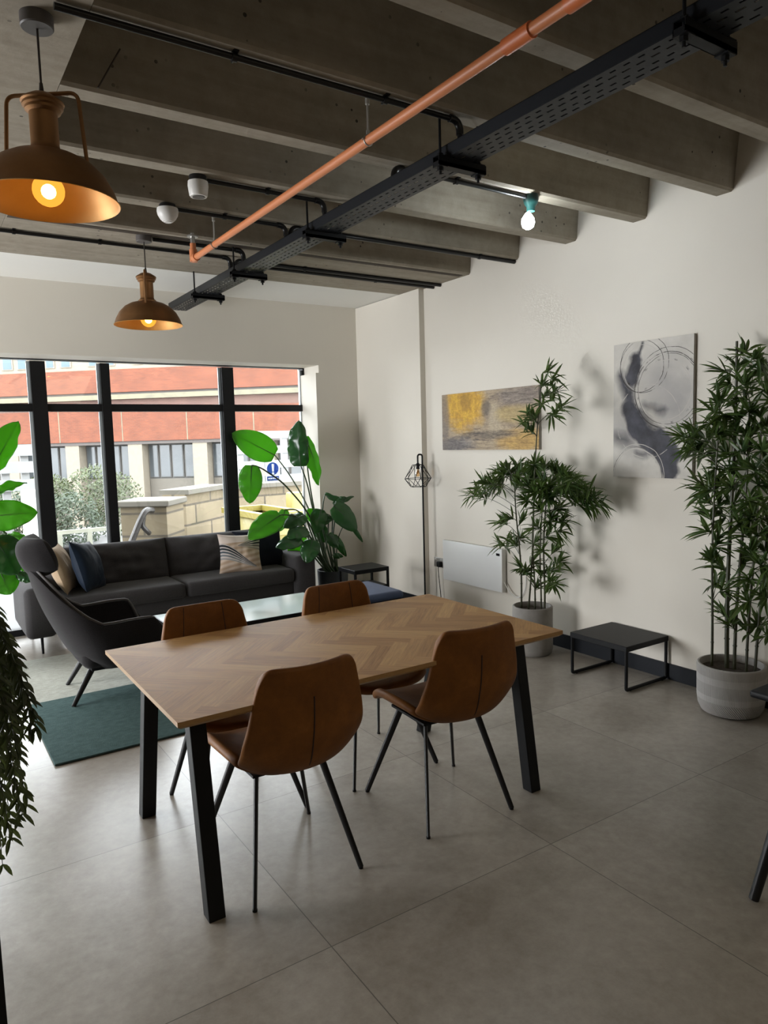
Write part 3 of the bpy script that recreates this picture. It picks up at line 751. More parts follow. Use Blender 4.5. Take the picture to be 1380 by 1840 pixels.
MB().box(sc.x - .100, sc.x + .100, sc.y - .010, sc.y - .006, sc.z - .150, sc.z - .085).build('caption_bar', M['sign_blue'], sg)
m = MB()
for k, (a, b2) in enumerate(((-.085, -.060), (-.052, -.020), (-.012, .012), (.020, .052), (.058, .085))): m.box(sc.x + a, sc.x + b2, sc.y - .012, sc.y - .010, sc.z - .128, sc.z - .107)
m.build('caption_text', M['sign_white'], sg)
sk = thing('skip', 'open yellow waste skip in front of the stone wall', 'skip', (3.5, 8.25, 0))
m = MB()
def quadbox(b, t, z0, z1):
    m.add([(*p, z0) for p in b] + [(*p, z1) for p in t], [(0, 3, 2, 1), (0, 1, 5, 4), (1, 2, 6, 5), (2, 3, 7, 6), (3, 0, 4, 7)])
quadbox([(3.43, 7.85), (3.80, 7.85), (3.80, 8.75), (3.43, 8.75)], [(3.37, 7.72), (3.90, 7.72), (3.90, 8.88), (3.37, 8.88)], -.06, .66)
m.build('body', M['skip'], sk, mods=[('SOLIDIFY', dict(thickness=.03))])
m = MB(); 
for a in ((3.34, 3.94, 7.68, 7.78), (3.34, 3.94, 8.82, 8.92), (3.34, 3.42, 7.78, 8.82), (3.86, 3.94, 7.78, 8.82)): m.box(*a, .66, .73)
m.build('rim', M['skip'], sk)
MB().box(3.40, 3.87, 7.70, 7.78, .40, .45).build('side_rib', M['skip'], sk)
bl = thing('bollard', 'yellow post standing at the right end of the skip', 'bollard', (4.32, 8.75, 0))
MB().rbox((4.32, 8.75, .41), (.20, .20, .94), .03, 2).build('post', M['skip'], bl)

struct('trim_4', MB().tube([(0.770, 2.862, 3.013), (0.684, 2.872, 2.860)], [.003, .003], 6), M['channel'])['label'] = 'dark slanting slot in a concrete rib'

# ================================================================== CEILING SERVICES
TX0, TX1, TZ = 1.945, 2.095, 2.700
ct = thing('cable_tray', 'long black perforated cable tray running towards the window wall', 'cable tray', (2.02, 2.5, TZ))
xs = [0, .020, .028, .052, .060, .090, .098, .122, .130, .150]
m = MB(); y = -1.6; pitch = .066; vs = []; fs = []
ys = [-1.6]
while ys[-1] < 6.20: ys += [ys[-1] + (.024 if len(ys) % 2 else .030)]
for yy in ys:
    for x in xs: vs.append((TX0 + x, yy, TZ))
nx = len(xs)
for j in range(len(ys) - 1):
    for i in range(nx - 1):
        if i % 2 == 1 and (j + (i // 2) % 2) % 2 == 0 : continue
        fs.append((j * nx + i, j * nx + i + 1, (j + 1) * nx + i + 1, (j + 1) * nx + i))
m.add(vs, fs)
m.build('tray_base', M['tray'], ct, 0, [('SOLIDIFY', dict(thickness=.0015))])
for nm, xa in (('side_flange', TX0 - .002), ('side_flange', TX1)):
    m = MB(); m.box(xa, xa + .002, -1.6, 6.20, TZ, TZ + .05); m.box(xa + (-.0 if xa > 2 else 0), xa + .008, -1.6, 6.20, TZ + .048, TZ + .05); m.build(nm, M['tray'], ct)
tag(MB().tube([(2.00, -1.6, TZ + .018), (2.01, 2, TZ + .016), (1.99, 5.0, TZ + .016)], .012, 8).build('power_cable', M['black_metal']), 'black cable lying along the cable tray', 'cable')
places = ['nearest the camera', 'beside the longest conduit', 'beside the sounder conduit', 'level with the pipe elbow', 'nearest the window wall']
for (yy, lab) in zip((1.31, 2.425, 3.60, 4.666, 5.46), places):
    h = thing('tray_hanger', 'black strut and rods under the cable tray, ' + lab, 'hanger', (2.02, yy, 2.66), 'hangers carrying the cable tray')
    m = MB(); m.box(1.895, 2.150, yy - .0205, yy + .0205, 2.662, 2.666 + .012); m.box(1.895, 2.150, yy - .0205, yy - .0175, 2.662, 2.698); m.box(1.895, 2.150, yy + .0175, yy + .0205, 2.662, 2.698)
    m.build('strut_channel', M['black_metal'], h)
    for xx in (1.918, 2.122):
        r = MB().cyl((xx, yy, 2.630), (xx, yy, 2.862), .0055, None, 10).build('threaded_rod', M['black_metal'], h)
        MB().cyl((xx, yy, 2.644), (xx, yy, 2.658), .013, None, 6).build('nut', M['black_metal'], r)
        MB().cyl((xx, yy, 2.701), (xx, yy, 2.713), .013, None, 6).build('nut', M['black_metal'], r)
        MB().box(xx - .022, xx + .022, yy - .022, yy + .022, 2.658, 2.662).build('washer', M['black_metal'], r)
        MB().box(xx - .022, xx + .022, yy - .022, yy + .022, 2.698, 2.701).build('washer', M['black_metal'], r)

op = thing('sprinkler_pipe', 'straight orange sprinkler pipe with brighter couplings and a far elbow', 'pipe', (1.585, 2.5, 2.705))
PZ = 2.708
op_pts = fillet([(1.585, -1.0, PZ), (1.585, 4.50, PZ), (1.585, 4.50, 2.80)], .04)
MB().tube(op_pts, .0185, 20).build('pipe_run', M['orange'], op)
for a, b2 in ((1.57, 1.68), (1.15, 1.435)):
    m = MB(); m.cyl((1.585, a, PZ), (1.585, b2, PZ), 0.0240, None, 24); m.build('coupling', M['orange_joint'], op)
m = MB(); m.cyl((1.585, 4.44, PZ), (1.585, 4.50, PZ), 0.0240, None, 20); m.cyl((1.585, 4.50, PZ - .02), (1.585, 4.50, PZ + .055), 0.0240, None, 20); m.build('elbow', M['orange'], op)
m = MB(); m.cyl((1.585, 4.50, 2.79), (1.585, 4.50, 2.84), .015, None, 16); m.cyl((1.585, 4.50, 2.838), (1.585, 4.50, 2.846), .034, None, 24); m.cyl((1.585, 4.50, 2.846), (1.585, 4.50, 2.862), .012, None, 16)
m.build('sprinkler_drop', M['galv'], op)
for yy, lab in ((2.45, 'near the long conduit'), (4.13, 'near the far elbow')):
    h = thing('pipe_clip', 'zinc rod and ring holding the orange pipe ' + lab, 'pipe clip', (1.585, yy, 2.7), 'clips holding the orange pipe')
    MB().cyl((1.585, yy, PZ + .022), (1.585, yy, 2.862), .0045, None, 10).build('rod', M['galv'], h)
    MB().cyl((1.585, yy, 2.84), (1.585, yy, 2.862), .009, None, 12).build('nut', M['galv'], h); MB().cyl((1.585, yy, PZ + .02), (1.585, yy, PZ + .036), .008, None, 8).build('nut', M['galv'], h)
    m = MB(); ring = [(1.585 + .0195 * math.cos(t * math.pi / 12), yy, PZ + .0195 * math.sin(t * math.pi / 12)) for t in range(25)]
    m.tube(ring, (.003), 6, False); m.tube([(1.585 - .028, yy, PZ), (1.585 - .018, yy, PZ)], .004, 6); m.build('ring', M['galv'], h)

def conduit(label, pts, clips, r=.011, rad=.045, elbow=True):
    g = thing('conduit', label, 'conduit', pts[0], 'black conduits on the ceiling')
    MB().tube(fillet(pts, rad), r, 12).build('tube', M['black_satin'], g)
    for (x, yy) in clips:
        z = 2.845
        m = MB(); m.cyl((x - .009, yy, z), (x + .009, yy, z), r + .0035, None, 12); m.box(x - .009, x + .009, yy - .026, yy + .026, 2.856, 2.861); m.cyl((x, yy + .02, 2.836), (x, yy + .02, 2.858), .004, None, 8)
        m.build('saddle_clip', M['black_satin'], g)
    if elbow and len(pts) > 2:
        i = 1 if elbow == 'first' else len(pts) - 2
        a, b2, c = Vector(pts[i - 1]), Vector(pts[i]), Vector(pts[i + 1])
        p, q = b2 + (a - b2).normalized() * .055, b2 + (c - b2).normalized() * .055
        MB().tube(fillet([p, b2, q], .045, 8), r + .0045, 12).build('elbow', M['black_satin'], g)
CZ = 2.846
conduit('black conduit from the near pendant to the tray, the longest in front', [(.46, 2.395, CZ), (2.00, 2.395, CZ), (2.00, 2.395, 2.735)], [(1.02, 2.395), (1.63, 2.395)])
conduit('black conduit from the tall white sounder to the tray', [(1.338, 3.545, CZ), (1.995, 3.545, CZ), (1.995, 3.545, 2.735)], [(1.66, 3.545)])
conduit('black conduit from the round white detector to the tray', [(1.342, 4.045, CZ), (2.005, 4.045, CZ), (2.005, 4.045, 2.735)], [(1.62, 4.045)])
conduit('black conduit from the tray to the right wall, behind the lit LED bulb', [(2.045, 4.055, 2.735), (2.045, 4.055, CZ), (3.895, 4.055, CZ)], [(3.55, 4.055)], .014, .045, 'first')
conduit('black conduit from the tray to the lit LED bulb', [(2.045, 2.945, 2.735), (2.045, 2.945, CZ), (2.914, 2.945, CZ)], [(2.43, 2.945)], .011, .045, 'first')
conduit('black conduit from the far pendant to the tray', [(1.392, 4.69, CZ), (2.00, 4.69, CZ), (2.00, 4.69, 2.735)], [], .012)
conduit('thin brown-black conduit under the wide beam, passing behind the near pendant', [(-2.5, 4.905, CZ), (1.99, 4.905, CZ), (1.99, 4.905, 2.735)], [(.63, 4.905), (1.12, 4.905)])
conduit('farther of two black conduits from the tray along the wide beam', [(2.05, 5.05, 2.735), (2.05, 5.05, CZ), (3.895, 5.05, CZ)], [(3.3, 5.05)], .013, .045, 'first')
conduit('nearer of two black conduits from the tray along the wide beam', [(2.05, 4.955, 2.735), (2.05, 4.955, CZ), (3.895, 4.955, CZ)], [(2.6, 4.955)], .013, .045, 'first')

# sounder, detector, LED
d1 = thing('alarm_sounder', 'tall tapering white sounder on a rib, above the smaller detector', 'alarm', (1.29, 3.545, 2.86))
MB().lathe([(.001, 2.862), (.042, 2.862), (.042, 2.832), (.001, 2.832)], (1.29, 3.545, 0)).build('back_box', M['black_satin'], d1)
MB().lathe([(.001, 2.833), (.048, 2.833), (.050, 2.812), (.044, 2.768), (.040, 2.762), (.001, 2.762)], (1.29, 3.545, 0)).build('housing', M['white_plastic'], d1)
MB().lathe([(.030, 2.7622), (.030, 2.759), (.012, 2.758), (.001, 2.7585)], (1.29, 3.545, 0)).build('grille', M['rose'], d1)
d2 = thing('smoke_detector', 'round shallow white smoke detector below and left of the sounder', 'smoke detector', (1.29, 4.04, 2.86))
MB().lathe([(.001, 2.862), (.044, 2.862), (.044, 2.840), (.001, 2.840)], (1.29, 4.04, 0)).build('back_box', M['black_satin'], d2)
MB().lathe([(.001, 2.841), (.056, 2.841), (.058, 2.825), (.054, 2.805), (.042, 2.785), (.028, 2.772), (.001, 2.770)], (1.29, 4.04, 0)).build('housing', M['white_plastic'], d2)
MB().lathe([(.020, 2.7718), (.020, 2.7675), (.001, 2.7670)], (1.29, 4.04, 0)).build('sensor', M['white_plastic'], d2)
def led_lamp(x, y, label, grp):
    g = thing('led_bulb_fitting', label, 'lamp', (x, y, 2.86), grp)
    MB().lathe([(.001, 2.862), (.040, 2.862), (.042, 2.835), (.036, 2.815), (.024, 2.800), (.022, 2.775), (.001, 2.775)], (x, y, 0)).build('lampholder', M['green_cap'], g)
    b2 = MB().lathe([(.012, 2.776), (.020, 2.765), (.033, 2.745), (.036, 2.725), (.030, 2.702), (.015, 2.691), (.0005, 2.689)], (x - .022, y, -.012), 20).build('bulb', M['led'], g)
    return g
led_lamp(2.955, 2.945, 'bright cool white bulb in a dark green holder under a rib', None)

# pendants
def pendant(name_label, x, y, ang):
    g = thing('pendant_lamp', name_label, 'pendant lamp', (x, y, ZB), 'bronze dome pendants')
    c = (x, y, 0)
    MB().lathe([(.001, 2.862), (.048, 2.862), (.048, 2.826), (.045, 2.822), (.001, 2.822)], c).build('ceiling_rose', M['rose'], g)
    m = MB(); m.cyl((x, y, 2.60), (x, y, 2.823), .0035, None, 8); m.cyl((x, y, 2.632), (x, y, 2.665), .008, .005, 12); m.build('cord', M['cord'], g)
    MB().lathe([(.0005, 2.635), (.020, 2.634), (.032, 2.630), (.060, 2.612), (.063, 2.606), (.058, 2.602), (.059, 2.594), (.052, 2.590), (.052, 2.582), (.041, 2.575),
                (.041, 2.482), (.043, 2.474), (.056, 2.462), (.056, 2.452), (.048, 2.450)], c, 40).build('neck', M['bronze'], g)
    out = [(.042, 2.456), (.075, 2.452), (.105, 2.443), (.140, 2.423), (.172, 2.390), (.194, 2.350), (.205, 2.318), (.210, 2.313)]
    MB().lathe(out, c, 64).build('shade', M['bronze'], g)
    inn = [(.2105, 2.312), (.2085, 2.3105), (.2035, 2.318), (.192, 2.349), (.170, 2.388), (.138, 2.420), (.103, 2.440), (.073, 2.449), (.001, 2.451)]
    MB().lathe(inn, c, 64).build('shade_lining', M['gold_inside'], g)
    ca, sa = math.cos(ang), math.sin(ang)
    P = lambda r, z: (x + r * ca, y + r * sa, z)
    MB().tube(fillet([P(-.128, 2.424), P(-.112, 2.632), P(.112, 2.632), P(.128, 2.424)], .028, 6), .0062, 10).build('carrying_bail', M['bronze'], g)
    sk2 = MB().cyl((x, y, 2.385), (x, y, 2.450), .020, None, 20).build('bulb_socket', M['cord'], g)
    MB().sphere((x, y, 2.345), .022, 16).build('filament', M['filament'], sk2)
    MB().sphere((x, y, 2.348), .0475, 24).build('bulb', M['amber_glass'], sk2)
    return g
pendant('large lit bronze dome pendant nearest the camera, cut by the left edge', .428, 2.50, R(-36))
pendant('lit bronze dome pendant hanging farther back, before the window wall', 1.337, 4.69, R(70))

# ================================================================== DINING TABLE AND CHAIRS
tb = thing('dining_table', 'oak herringbone dining table on slanting black legs', 'table', (1.44, 2.565, 0))
tx0, tx1, ty0, ty1, tz = .612, 2.272, 2.090, 3.040, .72
m = MB(); m.attr = []
def clip(poly, ax, lim, sgn):
    out = []
    for i in range(len(poly)):
        a, b2 = poly[i], poly[(i + 1) % len(poly)]
        da, db = (a[0][ax] - lim) * sgn, (b2[0][ax] - lim) * sgn
        if da >= 0: out.append(a)
        if da * db < 0:
            t = da / (da - db)
            out.append((a[0].lerp(b2[0], t), a[1].lerp(b2[1], t)))
    return out
random.seed(11)
PL, PW = .300, .060
cs = math.cos(R(45))
for i in range(-14, 15):
    for j in range(-4, 5):
        ox, oy = i * PW + j * PL, i * PW - j * PL
        for (w, h, dx, dy) in ((PL, PW, 0, 0), (PW, PL, 0, PW)):
            x, yv = ox + dx, oy + dy
            q = [(x, yv), (x + w, yv), (x + w, yv + h), (x, yv + h)]
            uvq = [(0, 0), (w, 0), (w, h), (0, h)] if w > h else [(0, 0), (0, w), (h, w), (h, 0)]
            r1, r2 = random.random() * 7, random.random() * 7
            poly = []
            for (a, b2), (u, vv) in zip(q, uvq):
                X = 1.44 + (a + b2) * cs; Y = 2.565 + (b2 - a) * cs
                poly.append((Vector((X, Y, 0)), Vector((u + r1, vv + r2, 0))))
            for ax, lim, sg2 in ((0, tx0, 1), (0, tx1, -1), (1, ty0, 1), (1, ty1, -1)):
                if poly: poly = clip(poly, ax, lim, sg2)
            if len(poly) < 3: continue
            fi = len(m.f)
            m.add([(p.x, p.y, tz) for p, _ in poly], [tuple(range(len(poly)))], 0)
            m.uv[fi] = [(u.x, u.y) for _, u in poly]
            m.attr.append(random.random())
n0 = len(m.f)
m.add([(tx0, ty0, tz), (tx1, ty0, tz), (tx1, ty1, tz), (tx0, ty1, tz), (tx0, ty0, tz - .016), (tx1, ty0, tz - .016), (tx1, ty1, tz - .016), (tx0, ty1, tz - .016),
       (tx0 + .012, ty0 + .012, tz - .026), (tx1 - .012, ty0 + .012, tz - .026), (tx1 - .012, ty1 - .012, tz - .026), (tx0 + .012, ty1 - .012, tz - .026)],
      [(0, 4, 5, 1), (1, 5, 6, 2), (2, 6, 7, 3), (3, 7, 4, 0), (4, 8, 9, 5), (5, 9, 10, 6), (6, 10, 11, 7), (7, 11, 8, 4), (8, 11, 10, 9)], 1)
m.attr += [.5] * (len(m.f) - n0)
m.build('tabletop', [M['oak'], M['oak_edge']], tb, 0)
def tleg(xa, xb, yt, yb2):
    h = .028; q = MB(); zt = .694
    q.add([(xa, yb2 - h, 0), (xb, yb2 - h, 0), (xb, yb2 + h, 0), (xa, yb2 + h, 0), (xa, yt - h, zt), (xb, yt - h, zt), (xb, yt + h, zt), (xa, yt + h, zt)],
          [(0, 3, 2, 1), (4, 5, 6, 7), (0, 1, 5, 4), (1, 2, 6, 5), (2, 3, 7, 6), (3, 0, 4, 7)])
    q.build('leg', M['black_metal'], tb, 0, [('BEVEL', dict(width=.003, segments=2))])
for (xa, xb) in ((.698, .755), (2.150, 2.205)):
    tleg(xa, xb, 2.290, 2.185); tleg(xa, xb, 2.800, 2.985)
    MB().box(xa, xb, 2.26, 2.83, .670, .694).build('top_rail', M['black_metal'], tb)

def shell_seat(u, v):
    u = 2 * u - 1; v = 1 - v
    y = .235 - .455 * v
    w = .200 + .045 * math.sin(math.pi * min(1, .12 + v * .62)) - .012 * v
    y -= .05 * abs(u) ** 4 * (1 - v) + (-.050 * u * u) * v * 1.0
    z = .450 + .018 * math.sin(math.pi * v) * 0 - .022 * (1 - abs(u) ** 2) * math.sin(math.pi * min(1, v * 1.05)) - .028 * max(0, .18 - v) / .18
    z += .070 * abs(u) ** 3 * math.sin(math.pi * (.10 + .62 * v)) - .012 * v
    return Vector((u * w, y, z))
def shell_back(u, v):
    # v 0 seat crease .. 1 top
    s0 = shell_seat(u, 0.0)
    uu = 2 * u - 1
    t = v
    w = .233 + (.226 - .233) * min(1, t * 3) - max(0, t - .33) * .062
    rc = .055; ex = max(0.0, abs(uu) * w - (w - rc))
    zt = .826 + .008 * uu * uu - (rc - math.sqrt(max(0.0, rc * rc - ex * ex)))
    z = s0.z + (zt - s0.z) * t
    q = 1 - t
    y = q ** 3 * (-.220) + 3 * q * q * t * (-.335) + 3 * q * t * t * (-.290) + t ** 3 * (-.318)
    y += .050 * uu * uu * (1 - .25 * t)
    x = uu * (s0.x / max(1e-6, uu) if abs(uu) > 1e-6 else w)
    x = s0.x * max(0, 1 - 4 * t) + uu * w * min(1, 4 * t)
    z -= .018 * math.sin(math.pi * min(1, t * 3.2)) * (1 - abs(uu) ** 2) * (1 if t < .31 else 0)
    return Vector((x, y, z))
def make_chair(label):
    g = thing('dining_chair', label, 'chair', (0, 0, 0), 'cognac leather chairs around the table')
    def so(t): return [('SOLIDIFY', dict(thickness=t, offset=0.0)), ('SUBSURF', dict(levels=2, render_levels=2))]
    MB().grid(shell_seat, 16, 10).build('seat', M['leather'], g, 180, so(.036))
    bk = MB().grid(shell_back, 18, 16).build('backrest', M['leather'], g, 180, so(.027))
    MB().tube([shell_back(.5, t) + Vector((0, -.0135, 0)) for t in [i / 14 * .62 + .10 for i in range(15)]], .0028, 6).build('back_seam', M['stitch'], bk)
    for uq in (.26, .74):
        MB().tube([shell_back(uq, t) + Vector((0, .0135, 0)) for t in [i / 12 * .72 + .26 for i in range(13)]], .0020, 6).build('front_seam', M['stitch'], bk)
    MB().box(-.15, .15, -.13, .13, .402, .412).build('under_frame', M['black_metal'], g)
    for sx in (-1, 1):
        for (yt, xb, yb2) in ((-.10, .207, -.235), (.09, .232, .222)):
            a, b2 = Vector((sx * .125, yt, .408)), Vector((sx * xb, yb2, .006))
            d = (b2 - a); side = Vector((d.x, d.y, 0)).normalized()
            lg = MB().tube([a, b2], [(.0155, .0085), (.0115, .0070)], 12, True, 0, side).build('leg', M['black_satin'], g)
            MB().cyl((b2.x, b2.y, 0), (b2.x, b2.y, .008), .0085, None, 12).build('foot_cap', M['black_metal'], lg)
    return g
ca = make_chair('cognac leather chair, back to the camera, at the left of the near table side')
cb, cc, cd = copy_tree(ca), copy_tree(ca), copy_tree(ca)
cb['label'] = 'cognac leather chair, back to the camera, near the right table leg'
cc['label'] = 'cognac leather chair facing us across the table, beside the grey lounge chair'
cd['label'] = 'cognac leather chair facing us across the table, before the blue ottoman'
ca.location = (1.052, 2.365, 0); ca.rotation_euler.z = R(0)
cb.location = (1.798, 2.362, 0); cb.rotation_euler.z = R(-4)
cc.location = (1.070, 2.862, 0); cc.rotation_euler.z = R(180)
cd.location = (1.765, 2.862, 0); cd.rotation_euler.z = R(181)

# ================================================================== LOUNGE AREA
rg = MB().rbox((1.75, -.0, .007), (2.54, 2.0, .014), .006, 2)
ro = rg.build('rug', M['rug']); tag(ro, 'cream wool rug with a teal half, under the lounge chair', 'rug')
ro.location = (0, 4.72, 0)

# sofa
sf = thing('sofa', 'charcoal three seat sofa standing along the window', 'sofa', (1.85, 6.15, 0))
SY0, SY1 = 5.80, 6.52
MB().rbox((1.84, 6.17, .265), (2.05, .66, .19), .025, 3).build('base', M['sofa'], sf)
for xa in (.735, 2.945):
    MB().rbox((xa, 6.16, .330), (.215, .74, .385), .045, 4, None, 0, .006, 2).build('arm', M['sofa'], sf)
MB().rbox((1.84, 6.46, .40), (2.30, .13, .46), .04, 4).build('back_frame', M['sofa'], sf)
for xa in (1.340, 2.340):
    MB().rbox((xa, 6.105, .350), (.990, .62, .125), .035, 4, None, 0, .010, 4).build('seat_cushion', M['sofa'], sf)
def soft_cushion(name, mat, parent, c, U, V, N, w, h, t, wr=.010, seed=0, pinch=0.0, power=2.2, uv=False, nseg=26):
    U, V, N = Vector(U).normalized(), Vector(V).normalized(), Vector(N).normalized(); c = Vector(c)
    def side(sg2):
        def fn(u, v):
            a, b2 = 2 * u - 1, 2 * v - 1
            th = ((1 - abs(a) ** power) * (1 - abs(b2) ** power)) ** .5
            k = 1 - pinch * (1 - abs(a) ** 2) * abs(b2) ** 3
            kv = 1 - pinch * (1 - abs(b2) ** 2) * abs(a) ** 3
            p = c + U * (a * w * .5 * kv) + V * (b2 * h * .5 * k) + N * (sg2 * t * .5 * th)
            q = noise.noise(Vector((a * 2.2 + seed, b2 * 2.2, seed * 1.7 + sg2))) * wr + noise.noise(Vector((a * 7 + seed, b2 * 3, seed + sg2))) * wr * .5
            return p + N * (q * th * sg2)
        return fn
    m = MB(); m.grid(side(1), nseg, nseg, 0, uv); m.grid(side(-1), nseg, nseg, 0, uv)
    n = len(m.f) // 2
    for i in range(n): m.f[i + n] = list(reversed(m.f[i + n]))
    if uv:
        for i in range(n): m.uv[i + n] = list(reversed(m.uv[i + n]))
    return m.build(name, mat, parent, 80)
tilt = R(14)
bN = (0, -math.cos(tilt), math.sin(tilt)); bV = (0, math.sin(tilt), math.cos(tilt))
for xa, sd in ((1.345, 1.3), (2.335, 4.1)):
    soft_cushion('back_cushion', M['sofa'], sf, (xa, 6.315, .553), (1, 0, 0), bV, bN, .995, .38, .27, .030, sd, 0, 3.4, False, 40)
for xx in (.74, 2.93):
    for yy in (5.89, 6.44): MB().tube([(xx, yy, 0), (xx, yy, .16)], [.0085, .012], 12).build('leg', M['black_metal'], sf)

# cushions on the sofa
def scatter(name, label, mat, c, yaw, lean, roll, w, h, t, seed, uv=False, pinch=.10):
    Rm = Matrix.Rotation(yaw, 3, 'Z') @ Matrix.Rotation(-lean, 3, 'X') @ Matrix.Rotation(roll, 3, 'Y')
    U, V, N = Rm @ Vector((1, 0, 0)), Rm @ Vector((0, 0, 1)), Rm @ Vector((0, -1, 0))
    o = soft_cushion(name, mat, None, c, U, V, N, w, h, t, .012, seed, pinch, 2.0, uv)
    return tag(o, label, 'cushion', 'scatter cushions on the sofa')
scatter('cushion', 'navy velvet cushion leaning at the left end of the sofa', M['navy'], (1.13, 6.04, .610), R(62), R(18), R(8), .44, .42, .17, 2.2)
scatter('cushion', 'tan linen cushion wedged behind the navy velvet cushion', M['tan'], (.955, 6.12, .600), R(70), R(20), R(3), .42, .40, .14, 5.5)
scatter('cushion', 'wave print cushion in beige, black and grey at the right of the sofa', M['wave'], (2.400, 6.000, .575), R(-8), R(16), R(3), .39, .36, .14, 7.7, True)
scatter('cushion', 'black navy cushion behind the wave print cushion', M['ink_velvet'], (2.66, 6.165, .580), R(-10), R(18), R(-4), .46, .38, .15, 9.1)

# lounge chair with headrest: shell, seat pad, headrest, piping, legs (faces +x)
lc = thing('lounge_chair', 'graphite wool lounge chair with a tall headrest, standing on the rug', 'armchair', (.95, 4.73, 0))
def lerp(a, b2, t): return a + (b2 - a) * t
def sstep(a, b2, t):
    t = max(0, min(1, (t - a) / (b2 - a))); return t * t * (3 - 2 * t)
def rim(u):
    a = abs(u); s = 1 if u >= 0 else -1
    k = 1 - sstep(.04, .41, a)                       # 1 in the back, 0 along the arms
    if a < .36:
        t = a / .36; ang = t * math.pi / 2
        x = lerp(.560, .86, 1 - math.cos(ang)); yv = .315 * math.sin(ang) ** .85
    else:
        t = (a - .36) / .64
        x = lerp(.86, 1.27, t); yv = .315 + .012 * math.sin(math.pi * t) - .01 * t
    z = lerp(.500, .845, k) - .165 * sstep(.84, 1.0, a) ** 1.3 + .006 * math.sin(math.pi * min(1, max(0, (a - .5) / .4)))
    x = lerp(x, x - .0, k)
    return Vector((x, 4.73 + s * yv * lerp(1.0, .88, k), z))
def base(u):
    a = abs(u); s = 1 if u >= 0 else -1
    if a < .36:
        ang = a / .36 * math.pi / 2; x = lerp(.805, .95, 1 - math.cos(ang)); yv = .255 * math.sin(ang) ** .8
    else:
        t = (a - .36) / .64; x = lerp(.95, 1.23, t); yv = .255 + .012 * t
    return Vector((x, 4.73 + s * yv, .225))
def lshell(u, v):
    uu = 2 * u - 1; b2, t = base(uu), rim(uu)
    w = v ** .9
    p = b2.lerp(t, w)
    o = (b2 + t) * .5 - Vector((1.02, 4.73, (b2.z + t.z) * .5)); o.z = 0
    if o.length > 0: p += o.normalized() * .030 * math.sin(math.pi * v)
    if v < .12: p = p.lerp(Vector((1.03, 4.73, .215)), (.12 - v) * 1.2)
    return p
so = [('SOLIDIFY', dict(thickness=.045, offset=-.2)), ('BEVEL', dict(width=.016, segments=3, limit_method='ANGLE', angle_limit=R(50)))]
sh = MB().grid(lshell, 44, 16).build('shell', M['arm_fabric'], lc, 70, so)
MB().tube([rim(2 * i / 60 - 1) + Vector((0, 0, .004)) for i in range(61)], .0075, 8).build('piping', M['piping'], sh)
MB().rbox((1.03, 4.73, .30), (.50, .50, .17), .05, 4, None, 0, .02, 3).build('seat_pad', M['arm_fabric'], lc)
MB().rbox((1.03, 4.73, .218), (.42, .46, .03), .012, 2).build('seat_base', M['black_metal'], lc)
hN = Vector((.93, 0, .36)).normalized(); hV = Vector((-.36, 0, .93)).normalized()
def headrest(sg2):
    def fn(u, v):
        a, b2 = 2 * u - 1, 2 * v - 1
        th = ((1 - abs(a) ** 2.6) * (1 - abs(b2) ** 2.4)) ** .5
        c = Vector((.578, 4.73, .905))
        wrap = .075 * a * a
        p = c + Vector((0, 1, 0)) * (a * .200 * (1 - .14 * b2 * b2)) + hV * (b2 * .128 * (1 - .20 * a * a)) + hN * (wrap + sg2 * .082 * th)
        if sg2 > 0: p -= hN * .030 * math.exp(-(a / .16) ** 2) * (1 - b2 * b2)
        return p
    return fn
hm = MB(); hm.grid(headrest(1), 26, 18); hm.grid(headrest(-1), 26, 18)
nn = len(hm.f) // 2
for i in range(nn, 2 * nn): hm.f[i] = list(reversed(hm.f[i]))
hm.build('headrest', M['arm_fabric'], lc, 80)
for (xt, yt, xb, yb2) in ((.86, 4.60, .706, 4.500), (.86, 4.86, .752, 4.955), (1.18, 4.60, 1.29, 4.51), (1.18, 4.86, 1.29, 4.95)):
    MB().tube([(xt, yt, .225), (xb, yb2, .0145)], [.021, .0125], 14).build('leg', M['black_satin'], lc)

# coffee table
co = thing('coffee_table', 'low coffee table with a pale mint top and black edge, before the sofa', 'coffee table', (2.05, 4.80, 0))
CX0, CX1, CY0, CY1, CH = 1.36, 2.56, 4.50, 5.10, .350
MB().box(CX0 + .008, CX1 - .008, CY0 + .008, CY1 - .008, CH - .022, CH).build('table_top', M['mint_glass'], co)
m = MB()
for a in ((CX0, CX1, CY0, CY0 + .008), (CX0, CX1, CY1 - .008, CY1), (CX0, CX0 + .008, CY0 + .008, CY1 - .008), (CX1 - .008, CX1, CY0 + .008, CY1 - .008)): m.box(*a, CH - .05, CH - .001)
m.build('edge_frame', M['black_metal'], co)
for xx in (CX0 + .02, CX1 - .02):
    for yy in (CY0 + .02, CY1 - .02): MB().box(xx - .0125, xx + .0125, yy - .0125, yy + .0125, .014, CH - .04).build('leg', M['black_metal'], co)

